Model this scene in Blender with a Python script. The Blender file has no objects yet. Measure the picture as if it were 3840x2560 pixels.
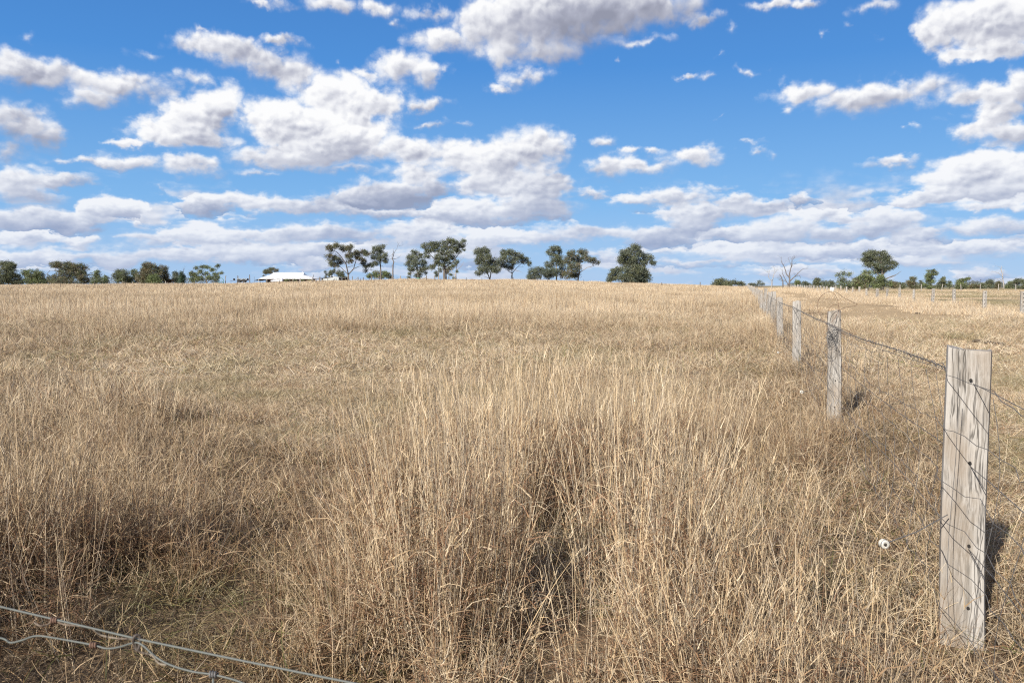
import bpy, math, random
import numpy as np
from mathutils import Vector, Matrix

R = math.radians
scene = bpy.context.scene
COL = scene.collection

# ------------------------------------------------------------------ camera
FX = 3840 * 18.0 / 22.3          # focal length in pixels of the 3840 wide photograph
HORIZON = 1071.0
PITCH = math.atan((1280 - HORIZON) / FX)
EYE = 1.45
cam_data = bpy.data.cameras.new('camera')
cam_data.lens = 18.0
cam_data.sensor_width = 22.3
cam_data.clip_start = 0.02
cam_data.clip_end = 20000
cam = bpy.data.objects.new('camera', cam_data)
COL.objects.link(cam)
cam.location = (0, 0, EYE)
cam.rotation_euler = (math.pi / 2 - PITCH, 0, 0)
scene.camera = cam
cam_data.dof.use_dof = True
cam_data.dof.focus_distance = 6.5
cam_data.dof.aperture_fstop = 11.0

def pix_dir(px, py):
    """world direction seen at a pixel of the photograph"""
    x = (px - 1920) / FX
    y = -(py - 1280) / FX
    c, s = math.cos(PITCH), math.sin(PITCH)
    return Vector((x, c + y * s, -s + y * c))

def at(px, py, depth):
    """world point at forward distance depth"""
    d = pix_dir(px, py)
    return Vector((0, 0, EYE)) + d * (depth / d.y)

# ------------------------------------------------------------------ light
SUN_EL, SUN_AZ = R(31), R(214)     # azimuth clockwise from +Y: behind the camera, to its left
sun_dir = Vector((math.sin(SUN_AZ) * math.cos(SUN_EL), math.cos(SUN_AZ) * math.cos(SUN_EL), math.sin(SUN_EL)))
sl = bpy.data.lights.new('sun', 'SUN')
sl.energy = 5.0
sl.angle = R(0.53)
sl.color = (1.0, 0.945, 0.87)
sun = bpy.data.objects.new('sun', sl)
COL.objects.link(sun)
sun.rotation_euler = sun_dir.to_track_quat('Z', 'Y').to_euler()
sun.location = (0, 0, 60)

scene.view_settings.view_transform = 'Standard'
scene.view_settings.look = 'None'
scene.view_settings.exposure = 0.85
scene.view_settings.gamma = 1.0
scene.view_settings.use_curve_mapping = False
scene.cycles.max_bounces = 6
scene.cycles.diffuse_bounces = 3
scene.cycles.transmission_bounces = 4
scene.cycles.use_denoising = False
scene.cycles.filter_width = 1.15
scene.render.film_transparent = False

# ------------------------------------------------------------------ sky
class NT:
    """small node-tree writer"""
    def __init__(self, tree):
        self.t = tree
        tree.nodes.clear()
    def n(self, kind, **kw):
        nd = self.t.nodes.new(kind)
        for k, v in kw.items():
            setattr(nd, k, v)
        return nd
    def put(self, sock, v):
        if v is None:
            return
        if hasattr(v, 'is_output'):
            self.t.links.new(v, sock)
        else:
            sock.default_value = v
    def m(self, op, a, b=None, c=None, clamp=False):
        nd = self.n('ShaderNodeMath', operation=op, use_clamp=clamp)
        for i, v in enumerate((a, b, c)):
            self.put(nd.inputs[i], v)
        return nd.outputs[0]
    def v(self, op, a, b=None, c=None, scale=None, out=0):
        nd = self.n('ShaderNodeVectorMath', operation=op)
        for i, x in enumerate((a, b, c)):
            self.put(nd.inputs[i], x)
        if scale is not None:
            self.put(nd.inputs['Scale'], scale)
        return nd.outputs[out]
    def noise(self, vec, scale, detail=2, rough=0.5, lac=2.0, dist=0.0, dim='3D', color=False):
        nd = self.n('ShaderNodeTexNoise', noise_dimensions=dim)
        self.put(nd.inputs['Vector'], vec)
        nd.inputs['Scale'].default_value = scale
        nd.inputs['Detail'].default_value = detail
        nd.inputs['Roughness'].default_value = rough
        nd.inputs['Lacunarity'].default_value = lac
        nd.inputs['Distortion'].default_value = dist
        return nd.outputs['Color' if color else 'Fac']
    def ramp(self, fac, stops, interp='LINEAR'):
        nd = self.n('ShaderNodeValToRGB')
        cr = nd.color_ramp
        cr.interpolation = interp
        while len(cr.elements) < len(stops):
            cr.elements.new(0.5)
        for e, (p, c) in zip(cr.elements, stops):
            e.position = p
            e.color = (c[0], c[1], c[2], 1) if hasattr(c, '__len__') else (c, c, c, 1)
        self.put(nd.inputs[0], fac)
        return nd.outputs[0]
    def smooth(self, x, lo, hi, a=0.0, b=1.0, kind='SMOOTHSTEP'):
        nd = self.n('ShaderNodeMapRange', interpolation_type=kind)
        self.put(nd.inputs[0], x)
        for i, val in enumerate((lo, hi, a, b)):
            self.put(nd.inputs[i + 1], val)
        return nd.outputs[0]
    def mix(self, f, a, b, blend='MIX'):
        nd = self.n('ShaderNodeMix', data_type='RGBA', blend_type=blend)
        self.put(nd.inputs[0], f)
        for s, x in ((nd.inputs[6], a), (nd.inputs[7], b)):
            if isinstance(x, (tuple, list)) and len(x) == 3:
                x = (*x, 1)
            self.put(s, x)
        return nd.outputs[2]

def lin(r, g, b):
    f = lambda c: (c / 255 / 12.92) if c / 255 <= 0.04045 else ((c / 255 + 0.055) / 1.055) ** 2.4
    return (f(r), f(g), f(b))

SKY_STRENGTH = 0.1
# clouds of the day: (x, y, half width, half height, weight) on the sky, given in half-resolution picture units
CL_A = [  # left half, origin 0
 (150,330,340,88,1),(560,400,330,80,.95),(450,470,190,50,.7),(880,370,100,55,.6),
 (960,210,220,75,.9),(1150,255,260,80,.9),(1300,340,210,85,1),(945,140,60,40,.6),(1290,185,120,28,.7),
 (120,172,50,22,.45),(660,250,80,20,.42),(1060,385,60,20,.4),
 (1010,500,150,115,1.2),(850,545,160,110,1.2),(730,610,200,70,1.1),(580,652,90,26,.9),(900,640,190,60,1),
 (1560,450,220,125,1.3),(1270,560,165,130,1.3),(1710,480,190,100,1.1),(1450,600,260,140,1.2),(1620,620,220,110,1.1),
 (1300,725,260,62,1.1),(1520,700,270,70,1.1),(1760,690,180,70,.8),(1180,800,100,25,.5),(1600,780,230,30,.5),
 (1860,310,160,95,1),(1990,350,75,80,.8),(1990,478,110,38,.7),(1910,500,50,32,.6),(1700,350,80,35,.55),
 (1980,577,140,17,.6),(2090,556,70,17,.55),(1570,285,30,14,.4),
 (80,560,200,120,.85),(200,640,105,90,.85),(60,690,120,60,.7),(400,745,220,26,.7),(600,740,210,44,.75),(870,760,200,60,.9),
 (60,850,190,100,.9),(290,835,150,36,.7),(150,905,190,55,.8),(100,995,250,65,.8),(300,1020,200,44,.75),
 (510,935,125,62,1.1),(600,958,70,34,.9),(430,965,70,44,.7),(630,1040,50,18,.5),(765,872,28,18,.4),
 (1790,885,260,66,1),(1650,915,140,42,.9),(1900,800,150,80,.9),(1990,870,90,50,.8),
 (1250,935,320,46,.75),(950,952,160,40,.9),(1420,965,220,38,.7),(1750,980,300,28,.6),
 (2130,720,220,95,1),(2300,750,170,120,1),(1900,690,140,70,.9),(2200,850,140,60,.8),(2310,870,80,40,.8),
 (2230,965,200,66,1),(2050,995,170,40,.8),
 (950,1075,150,64,1.1),(1250,1085,240,50,.9),(1500,1060,250,52,.9),(1900,1080,220,66,1),(2250,1115,220,56,.8),
 (150,1110,150,36,.9),(400,1112,110,32,.9),(700,1095,170,46,.8),(300,1180,500,44,.7),(900,1170,500,50,.8),(1500,1150,500,36,.7),(2000,1180,500,40,.7),
 (1110,1185,70,34,.9),(1340,1180,100,40,.7),(560,1215,90,32,.9),(1440,1215,90,26,.7),
 (1200,12,140,28,.65),(1320,42,70,20,.5),(1530,20,150,50,.8),(1750,40,130,50,.75),(1980,70,120,56,.8),(2000,185,170,66,1),(1820,110,55,28,.5),
 (2260,130,170,170,1.1),(2290,270,90,80,.8),(2300,410,90,30,.6)]
CL_B = [  # right half, origin 1920
 (160,90,320,190,1.3),(430,50,300,150,1.2),(680,40,240,110,1.1),(880,90,110,42,.8),(1005,135,40,22,.5),(110,240,210,80,1),(70,355,125,55,.75),(600,190,200,30,.5),
 (1210,28,150,34,.7),(1330,12,100,30,.6),(1665,30,115,52,.8),(1560,118,55,28,.45),(1420,160,30,26,.35),(1650,180,40,20,.35),
 (2100,100,250,150,1.3),(2260,80,200,170,1.3),(1930,160,110,95,1),(2100,255,190,56,1.1),(2260,240,170,60,1),
 (1330,430,165,72,.95),(1260,512,60,20,.6),(1600,460,280,82,.95),(1850,420,240,88,.9),(2150,440,260,62,.9),(2330,400,110,110,1),(2030,540,100,22,.5),(1570,365,40,22,.45),
 (2240,540,150,100,1),(2080,610,120,52,.9),(2290,620,160,70,.9),(1845,588,34,14,.45),(1790,595,25,10,.4),
 (2170,780,250,110,1.3),(2050,830,200,80,1.2),(1890,912,160,38,1),(1760,742,160,34,.8),(2300,790,160,100,1.2),(2200,880,240,50,1),(2200,948,240,34,.8),
 (798,362,60,24,.7),(900,356,50,22,.6),(1095,332,80,28,.65),(1035,325,36,20,.5),(930,250,34,18,.5),(485,268,24,13,.5),(967,532,34,11,.5),(680,470,30,9,.4),
 (450,765,130,70,.95),(620,765,170,46,.85),(830,715,165,56,.95),(530,687,52,28,.65),(645,690,60,24,.6),(420,640,85,34,.6),(290,645,36,28,.5),(1100,655,90,15,.5),(1140,695,50,26,.5),(1212,713,44,18,.5),
 (110,690,180,130,1.05),(110,870,200,95,1),(170,950,170,66,.95),(20,960,140,70,.9),(380,890,90,28,.6),
 (780,905,190,52,.9),(1000,922,130,40,.85),(880,985,220,56,1),(1120,960,130,42,.9),(540,935,110,42,.75),(850,1035,130,40,.8),(960,862,95,11,.5),
 (330,1062,240,46,.9),(600,1085,220,54,.9),(150,1100,220,44,.8),
 (1250,1055,250,82,1),(1000,1082,140,36,.9),(1750,1015,200,58,1),(1650,1055,140,56,1),(1850,1082,140,46,1),(1530,1000,120,22,.7),(1480,1080,100,46,.9),(2150,1035,230,46,.8),(1335,918,70,18,.5),(1270,912,30,11,.4),
 (1100,1160,330,34,.8),(1600,1150,330,36,.9),(2050,1155,320,44,.8),(900,1200,500,26,.6),(1900,1210,400,34,.7),(500,1170,300,30,.7),(2150,1255,130,34,.8),(1300,1250,300,30,.6)]
BLOBS = [(x / 1.225, y / 1.225, a / 1.225, b / 1.225, w) for x, y, a, b, w in CL_A] + \
        [(1920 + x / 1.225, y / 1.225, a / 1.225, b / 1.225, w) for x, y, a, b, w in CL_B]


def bias_of(x, y):
    # brilliant towering clouds and dull sheets, as boxes on the sky
    for x0, x1, y0, y1, b in ((420, 945, 340, 560, .34), (900, 1500, 280, 520, .32), (3400, 3840, 0, 215, .34), (3400, 3840, 560, 790, .34), (1540, 2160, 500, 700, .18),
                              (330, 500, 700, 800, .35), (0, 700, 200, 400, -.10), (0, 260, 400, 760, -.18), (1250, 1640, 620, 800, -.22), (2000, 2600, 0, 120, -.30),
                              (640, 900, 740, 800, -.25), (700, 820, 830, 920, .3)):
        if x0 <= x <= x1 and y0 <= y <= y1:
            return b
    return 0.0

def build_sky():
    world = bpy.data.worlds.new('World')
    scene.world = world
    world.use_nodes = True
    world.cycles.sampling_method = 'NONE'
    g = NT(world.node_tree)
    out = g.n('ShaderNodeOutputWorld')
    sky = g.n('ShaderNodeTexSky', sky_type='NISHITA', sun_disc=False)
    sky.sun_elevation = SUN_EL
    sky.sun_rotation = SUN_AZ
    sky.altitude = 200
    sky.air_density = 1.0
    sky.dust_density = 0.2
    sky.ozone_density = 3.0
    s = 2 ** -.85 / SKY_STRENGTH
    d = g.n('ShaderNodeTexCoord').outputs['Generated']
    sep = g.n('ShaderNodeSeparateXYZ'); g.put(sep.inputs[0], d)
    dx, dy, dz = sep.outputs
    az = g.m('ARCTAN2', dx, dy)
    el = g.m('ARCSINE', dz)
    # clear air: deeper blue overhead, paler towards the horizon
    clear = g.ramp(g.m('MULTIPLY', el, 1 / R(40)), [(0, lin(166, 200, 240)), (.14, lin(124, 182, 238)), (.36, lin(76, 145, 220)), (.62, lin(62, 117, 192)), (1, lin(46, 90, 160))])
    blue = g.mix(.90, g.v('SCALE', sky.outputs[0], scale=.6), g.v('SCALE', clear, scale=s))
    # cloud-layer coordinates: finer towards the horizon
    inv = g.m('DIVIDE', 1.0, g.m('ADD', g.m('MAXIMUM', dz, 0.0), 0.25))
    comb = g.n('ShaderNodeCombineXYZ')
    g.put(comb.inputs[0], g.m('MULTIPLY', az, 2.5)); g.put(comb.inputs[1], g.m('SUBTRACT', g.m('MULTIPLY', inv, .30), g.m('MULTIPLY', el, 1.5)))
    P = comb.outputs[0]
    ae = g.n('ShaderNodeCombineXYZ'); g.put(ae.inputs[0], az); g.put(ae.inputs[1], el)
    w1 = g.noise(P, 11.0, 4, .58, dim='2D', color=True)
    w1 = g.v('MULTIPLY', g.v('SUBTRACT', w1, (.5, .5, .5)), (.046, .025, 0))
    AEw = g.v('ADD', ae.outputs[0], w1)
    Pw = g.v('ADD', P, g.v('SCALE', w1, scale=.9))
    def fbm(vec, det):
        return g.noise(vec, 9.5, det, .55, dim='2D')
    def puffs(vec):
        vo = g.n('ShaderNodeTexVoronoi', feature='SMOOTH_F1', voronoi_dimensions='2D')
        g.put(vo.inputs['Vector'], vec)
        vo.inputs['Scale'].default_value = 19.0
        vo.inputs['Detail'].default_value = 1.0
        vo.inputs['Roughness'].default_value = .55
        vo.inputs['Smoothness'].default_value = .15
        return g.m('SUBTRACT', .40, vo.outputs['Distance'])
    f0 = fbm(Pw, 8)
    b0 = puffs(Pw)
    up1 = g.v('ADD', Pw, (-.008, -.013, 0))
    up2 = g.v('ADD', Pw, (-.022, -.045, 0))
    f1 = fbm(up1, 6)
    b1 = puffs(up1)
    f2 = fbm(up2, 3)
    n0 = g.m('MULTIPLY_ADD', g.m('SUBTRACT', f0, .5), 1.5, g.m('MULTIPLY', b0, .52))
    r_small = g.m('MULTIPLY_ADD', g.m('SUBTRACT', f0, f1), 1.3, g.m('MULTIPLY', g.m('SUBTRACT', b0, b1), .80))
    r_large = g.m('SUBTRACT', f0, f2)
    big = g.noise(P, 3.3, 2, .5, dim='2D')
    gen = g.smooth(big, .40, .70, 0, 1.2)
    away = g.m('MAXIMUM', g.smooth(g.m('ABSOLUTE', az), R(31.5), R(37)), g.smooth(el, R(20.5), R(26)))
    # distant rows of cloud along the horizon
    rows = g.n('ShaderNodeCombineXYZ'); g.put(rows.inputs[0], g.m('MULTIPLY', az, 6.5)); g.put(rows.inputs[1], g.m('MULTIPLY', el, 36.0))
    low = g.noise(g.v('ADD', rows.outputs[0], g.v('SCALE', w1, scale=14.0)), 1.0, 3, .55, dim='2D')
    low = g.m('MULTIPLY', g.smooth(low, .36, .68, 0, .80), g.smooth(el, R(4.5), R(8.5), 1, 0))

    calm = g.smooth(el, R(1.5), R(11), .50, 1.0)

    def finish(B, hy):
        B = g.m('ADD', B, low)
        amp = g.m('MULTIPLY', g.smooth(B, 0.0, .5, .16, .80), calm)
        D = g.m('ADD', B, g.m('MULTIPLY', n0, amp))
        soft = g.m('ADD', .56, g.smooth(hy, -.6, .2, .40, 0))
        alpha = g.smooth(D, .07, g.m('ADD', .20, soft))
        thick = g.smooth(D, .35, 1.6)
        top = g.smooth(hy, -.5, .3, .22, 1.0)
        lit = g.m('MULTIPLY_ADD', hy, .72, .72)
        lit = g.m('ADD', lit, g.m('MULTIPLY', r_small, g.m('MULTIPLY', top, g.m('MULTIPLY', calm, .64))))
        lit = g.m('ADD', lit, g.m('MULTIPLY', r_large, g.m('MULTIPLY', calm, .60)))
        lit = g.m('SUBTRACT', lit, g.m('MULTIPLY', thick, g.m('MULTIPLY', calm, .30)))
        lit = g.m('MULTIPLY_ADD', g.m('SUBTRACT', big, .5), .6, lit)
        lit = g.m('MINIMUM', g.m('MAXIMUM', lit, 0.0), 1.0)
        cc = g.ramp(lit, [(0, lin(150, 153, 170)), (.25, lin(177, 180, 196)), (.5, lin(208, 210, 220)), (.75, lin(237, 238, 243)), (1, lin(255, 255, 255))])
        hz = g.smooth(el, R(0), R(11), .70, 0)
        cc = g.mix(hz, cc, g.mix(lit, lin(154, 178, 219), lin(222, 230, 244)))
        cc = g.v('SCALE', cc, scale=s)
        bg = g.n('ShaderNodeBackground')
        bg.inputs['Strength'].default_value = SKY_STRENGTH
        g.put(bg.inputs[0], g.mix(g.m('MULTIPLY', alpha, g.smooth(B, .15, .75, .50, .98)), blue, cc))
        return bg.outputs[0]

    edges = [R(a) for a in (-60, -20, -10, 0, 10, 20, 60)]
    info = []
    for (x, y, a, b, w) in BLOBS:
        if b < 19:
            b, w = b * 1.4, w * .8          # thin shreds: soft and half transparent
        c = pix_dir(x, y).normalized()
        caz, cel = math.atan2(c.x, c.y), math.asin(c.z)
        e1 = pix_dir(x + a, y).normalized(); e2 = pix_dir(x, y - b).normalized()
        info.append((caz, cel, abs(math.atan2(e1.x, e1.y) - caz) * 1.24, abs(math.asin(e2.z) - cel) * 1.24, w, bias_of(x, y)))
    shaders = []
    for lo, hi in zip(edges[:-1], edges[1:]):
        # one group of cloud masses for each slice of the sky
        gt = bpy.data.node_groups.new('cloud_masses', 'ShaderNodeTree')
        gt.interface.new_socket('Direction', in_out='INPUT', socket_type='NodeSocketVector')
        gt.interface.new_socket('Mass', in_out='OUTPUT', socket_type='NodeSocketFloat')
        gt.interface.new_socket('Light', in_out='OUTPUT', socket_type='NodeSocketFloat')
        k = NT(gt)
        gi = k.n('NodeGroupInput'); go = k.n('NodeGroupOutput')
        accW, accV, accM = 0.0, 0.0, 0.0
        for (caz, cel, raz, rel, w, bias) in info:
            if caz + raz < lo - .036 or caz - raz > hi + .036:
                continue
            q = k.v('MULTIPLY_ADD', gi.outputs[0], (1 / raz, 1 / rel, 0), (-caz / raz, -cel / rel, 0))
            wt = k.m('MULTIPLY_ADD', k.v('LENGTH', q, out=1), -w * 1.3, w * 1.3)
            wt = k.m('MAXIMUM', wt, 0.0)
            li = k.v('DOT_PRODUCT', q, (-.30, 1.0, 0), out=1)
            if bias:
                li = k.m('ADD', li, bias)
            accV = k.m('MULTIPLY_ADD', li, wt, accV)
            accW = k.m('ADD', wt, accW)
            accM = k.m('MAXIMUM', wt, accM)
        k.put(go.inputs[0], k.m('MULTIPLY_ADD', accW, .25, k.m('MULTIPLY', accM, .80)))
        k.put(go.inputs[1], k.m('DIVIDE', accV, k.m('MAXIMUM', accW, .08)))
        gn = g.n('ShaderNodeGroup'); gn.node_tree = gt
        g.put(gn.inputs[0], AEw)
        accW, accV = gn.outputs
        keep = g.m('SUBTRACT', 1.0, away)
        B = g.m('ADD', g.m('MULTIPLY', accW, keep), g.m('MULTIPLY', gen, away))
        hy = g.m('MULTIPLY', accV, keep)
        shaders.append(finish(B, hy))
    res = shaders[-1]
    for k in range(len(shaders) - 2, -1, -1):
        mx = g.n('ShaderNodeMixShader')
        g.put(mx.inputs[0], g.m('GREATER_THAN', az, edges[k + 1]))
        g.t.links.new(shaders[k], mx.inputs[1]); g.t.links.new(res, mx.inputs[2])
        res = mx.outputs[0]
    mx = g.n('ShaderNodeMixShader')
    g.put(mx.inputs[0], g.m('GREATER_THAN', away, .9999))
    g.t.links.new(res, mx.inputs[1]); g.t.links.new(finish(gen, g.m('MULTIPLY', g.m('SUBTRACT', f0, .5), 2.0)), mx.inputs[2])
    g.t.links.new(mx.outputs[0], out.inputs[0])
# ------------------------------------------------------------------ helpers
def tag(o, label=None, cat=None, group=None, kind=None):
    if label: o['label'] = label
    if cat: o['category'] = cat
    if group: o['group'] = group
    if kind: o['kind'] = kind
    return o

def empty(name, loc, rz=0.0):
    o = bpy.data.objects.new(name, None)
    COL.objects.link(o)
    o.location = loc
    o.rotation_euler = (0, 0, rz)
    o.empty_display_size = 0.2
    return o

def link(name, me, parent=None, loc=None, rz=None):
    o = bpy.data.objects.new(name, me)
    COL.objects.link(o)
    if parent: o.parent = parent
    if loc is not None: o.location = loc
    if rz is not None: o.rotation_euler = (0, 0, rz)
    return o

class MB:
    """collects pieces of ONE mesh"""
    def __init__(self):
        self.v, self.f, self.c = [], [], []
    def add(self, verts, faces):
        n = len(self.v)
        self.v.extend(verts)
        self.f.extend([tuple(i + n for i in f) for f in faces])
    def box(self, c, s, rz=0.0, ry=0.0):
        hx, hy, hz = s[0] / 2, s[1] / 2, s[2] / 2
        M = Matrix.Translation(Vector(c)) @ Matrix.Rotation(rz, 4, 'Z') @ Matrix.Rotation(ry, 4, 'Y')
        vs = [tuple(M @ Vector((x * hx, y * hy, z * hz))) for z in (-1, 1) for y in (-1, 1) for x in (-1, 1)]
        self.add(vs, [(0, 2, 3, 1), (4, 5, 7, 6), (0, 1, 5, 4), (2, 6, 7, 3), (0, 4, 6, 2), (1, 3, 7, 5)])
        return self
    def tube(self, pts, r, sides=5, cap=True):
        pts = [Vector(p) for p in pts]
        rs = r if hasattr(r, '__len__') else [r] * len(pts)
        vs, fs = [], []
        a = None
        for i, p in enumerate(pts):
            t = (pts[min(i + 1, len(pts) - 1)] - pts[max(i - 1, 0)])
            t = t.normalized() if t.length > 1e-9 else Vector((0, 0, 1))
            if a is None:
                a = t.orthogonal().normalized()
            a = a - t * a.dot(t)
            a = a.normalized() if a.length > 1e-6 else t.orthogonal().normalized()
            b = t.cross(a)
            for k in range(sides):
                w = 2 * math.pi * k / sides
                vs.append(tuple(p + (a * math.cos(w) + b * math.sin(w)) * rs[i]))
        for i in range(len(pts) - 1):
            for k in range(sides):
                k2 = (k + 1) % sides
                fs.append((i * sides + k, i * sides + k2, (i + 1) * sides + k2, (i + 1) * sides + k))
        if cap:
            fs.append(tuple(range(sides - 1, -1, -1)))
            fs.append(tuple((len(pts) - 1) * sides + k for k in range(sides)))
        self.add(vs, fs)
        return self
    def poly(self, vs, fs):
        self.add([tuple(v) for v in vs], fs)
        return self
    def mesh(self, name, mat, smooth=False):
        me = bpy.data.meshes.new(name)
        me.from_pydata(self.v, [], self.f)
        me.materials.append(mat)
        if smooth:
            me.shade_smooth()
        me.update()
        return me
    def build(self, name, mat, parent=None, smooth=False, loc=None, rz=None):
        return link(name, self.mesh(name, mat, smooth), parent, loc, rz)

def lathe(profile, n=14):
    vs, fs = [], []
    for (r, z) in profile:
        for k in range(n):
            w = 2 * math.pi * k / n
            vs.append((r * math.cos(w), r * math.sin(w), z))
    for i in range(len(profile) - 1):
        for k in range(n):
            k2 = (k + 1) % n
            fs.append((i * n + k, i * n + k2, (i + 1) * n + k2, (i + 1) * n + k))
    fs.append(tuple(range(n - 1, -1, -1)))
    fs.append(tuple((len(profile) - 1) * n + k for k in range(n)))
    return vs, fs

def mat_new(name):
    m = bpy.data.materials.new(name)
    m.use_nodes = True
    g = NT(m.node_tree)
    out = g.n('ShaderNodeOutputMaterial')
    return m, g, out

def plain(name, col, rough=.6, metal=0.0, var=.18, scale=6.0, bump=0.0):
    """paint or metal with uneven colour"""
    m, g, out = mat_new(name)
    p = g.n('ShaderNodeBsdfPrincipled')
    tc = g.n('ShaderNodeTexCoord').outputs['Object']
    n = g.noise(tc, scale, 5, .6)
    g.put(p.inputs['Base Color'], g.mix(n, tuple(c * (1 - var) for c in col), tuple(min(1, c * (1 + var)) for c in col)))
    g.put(p.inputs['Roughness'], g.smooth(n, .3, .7, max(0, rough - .1), min(1, rough + .1)))
    p.inputs['Metallic'].default_value = metal
    if bump:
        b = g.n('ShaderNodeBump'); b.inputs['Strength'].default_value = bump
        g.put(b.inputs['Height'], n); g.put(p.inputs['Normal'], b.outputs[0])
    g.t.links.new(p.outputs[0], out.inputs[0])
    return m

def wood_mat(name, pale, dark, rough=.85, grain=60.0):
    """weathered split timber, grain along local Z"""
    m, g, out = mat_new(name)
    p = g.n('ShaderNodeBsdfPrincipled')
    tc = g.n('ShaderNodeTexCoord').outputs['Object']
    rnd = g.n('ShaderNodeObjectInfo').outputs['Random']
    tc = g.v('ADD', tc, g.v('SCALE', (3.1, 7.7, 1.9), scale=g.m('MULTIPLY', rnd, 20.0)))
    st = g.v('MULTIPLY', tc, (1.0, 1.0, .045))
    wob = g.v('ADD', st, g.v('SCALE', g.v('SUBTRACT', g.noise(tc, 3.0, 3, .5, color=True), (.5, .5, .5)), scale=.05))
    fine = g.noise(wob, grain * 2.0, 5, .65)
    broad = g.noise(wob, grain * .32, 4, .6)
    blot = g.noise(g.v('MULTIPLY', tc, (1, 1, .5)), 7.0, 4, .6)
    f = g.m('ADD', g.m('MULTIPLY', fine, .5), g.m('MULTIPLY', broad, .5))
    c = g.ramp(f, [(.28, tuple(x * .55 for x in dark)), (.42, dark), (.54, pale), (.70, tuple(min(1, x * 1.18) for x in pale))])
    c = g.mix(g.smooth(blot, .42, .70, 0, .55), c, tuple(x * y for x, y in zip(dark, (1.1, .95, .8))))
    # long drying cracks
    cr = g.noise(g.v('MULTIPLY', wob, (1, 1, .4)), grain * .55, 2, .5)
    crack = g.smooth(g.m('ABSOLUTE', g.m('SUBTRACT', cr, .5)), .0, .030, 1, 0)
    crack = g.m('MULTIPLY', crack, g.smooth(blot, .45, .6, 1, .1))
    c = g.mix(g.m('MULTIPLY', crack, .75), c, (.03, .025, .02))
    g.put(p.inputs['Base Color'], c)
    p.inputs['Roughness'].default_value = rough
    p.inputs['Specular IOR Level'].default_value = .2
    b = g.n('ShaderNodeBump'); b.inputs['Strength'].default_value = .7; b.inputs['Distance'].default_value = .006
    g.put(b.inputs['Height'], g.m('SUBTRACT', f, g.m('MULTIPLY', crack, .7))); g.put(p.inputs['Normal'], b.outputs[0])
    g.t.links.new(p.outputs[0], out.inputs[0])
    return m

M = {}
M['post'] = wood_mat('weathered_timber', (.315, .295, .265), (.19, .172, .147), grain=75.0)
M['post_pale'] = wood_mat('pale_timber', (.335, .315, .285), (.22, .202, .175))
M['post_dark'] = wood_mat('dark_timber', (.18, .15, .115), (.09, .07, .055))
M['hole'] = plain('bored_hole', (.012, .010, .008), .9)
M['wire'] = plain('galvanised_wire', (.105, .10, .095), .6, .2, .3, 40)
M['wire_fore'] = plain('dull_galvanised_wire', (.085, .092, .082), .6, .1, .4, 60)
M['rust'] = plain('rusty_wire', (.13, .075, .05), .75, .3, .35, 50)
M['ceramic'] = plain('white_insulator', (.40, .385, .34), .45, 0, .15, 60)
M['steel'] = plain('dark_steel_picket', (.07, .055, .045), .7, .2, .3, 9)
M['roof'] = plain('white_sheet_roof', (.62, .62, .61), .5, 0, .04, .6)
M['wall'] = plain('brown_wall', (.20, .105, .065), .8, 0, .2, 1.2)
M['shade_wood'] = plain('verandah_timber', (.42, .40, .36), .7, 0, .1, 2)
M['glass'] = plain('window_glass', (.012, .014, .017), .35, 0, .1, 1)
M['car'] = plain('white_car_paint', (.60, .60, .60), .3, 0, .03, 1)
M['rubber'] = plain('rubber', (.02, .02, .02), .8)
M['lamp'] = plain('lamp_red', (.35, .03, .02), .3)
M['rim'] = plain('alloy_rim', (.45, .45, .45), .35, .8)
M['shed'] = plain('pale_shed_sheet', (.36, .38, .365), .55, .1, .12, .8)
M['dark_sheet'] = plain('dark_sheet', (.05, .048, .045), .7, .1, .2, 1)
M['sign'] = plain('white_sign', (.46, .50, .50), .5, 0, .05, 3)
M['sign_ink'] = plain('sign_print', (.34, .40, .42), .6, 0, .1, 9)
M['green'] = plain('green_drum_paint', (.04, .16, .10), .5)
M['dung'] = plain('dry_dung', (.05, .035, .022), .95, 0, .3, 30, .6)
M['mound'] = plain('red_earth', (.22, .135, .08), .95, 0, .3, 1.6, .6)
M['bark'] = plain('gum_bark', (.115, .098, .08), .9, 0, .35, 1.5, .5)
M['bark_pale'] = plain('pale_gum_bark', (.26, .23, .195), .85, 0, .25, 1.5, .4)
M['deadwood'] = plain('silvered_dead_wood', (.28, .26, .235), .9, 0, .25, 1.5, .4)
M['deadwood_dark'] = plain('grey_dead_wood', (.125, .11, .10), .9, 0, .3, 1.5, .4)

def leaf_mat(name, trans=.22):
    m, g, out = mat_new(name)
    at_ = g.n('ShaderNodeAttribute', attribute_name='tint')
    p = g.n('ShaderNodeBsdfPrincipled')
    g.put(p.inputs['Base Color'], at_.outputs['Color'])
    p.inputs['Roughness'].default_value = .5
    p.inputs['Specular IOR Level'].default_value = .35
    t = g.n('ShaderNodeBsdfTranslucent'); g.put(t.inputs[0], at_.outputs['Color'])
    mx = g.n('ShaderNodeMixShader'); mx.inputs[0].default_value = trans
    g.t.links.new(p.outputs[0], mx.inputs[1]); g.t.links.new(t.outputs[0], mx.inputs[2])
    g.t.links.new(mx.outputs[0], out.inputs[0])
    return m
M['leaf'] = leaf_mat('gum_leaves')

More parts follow.
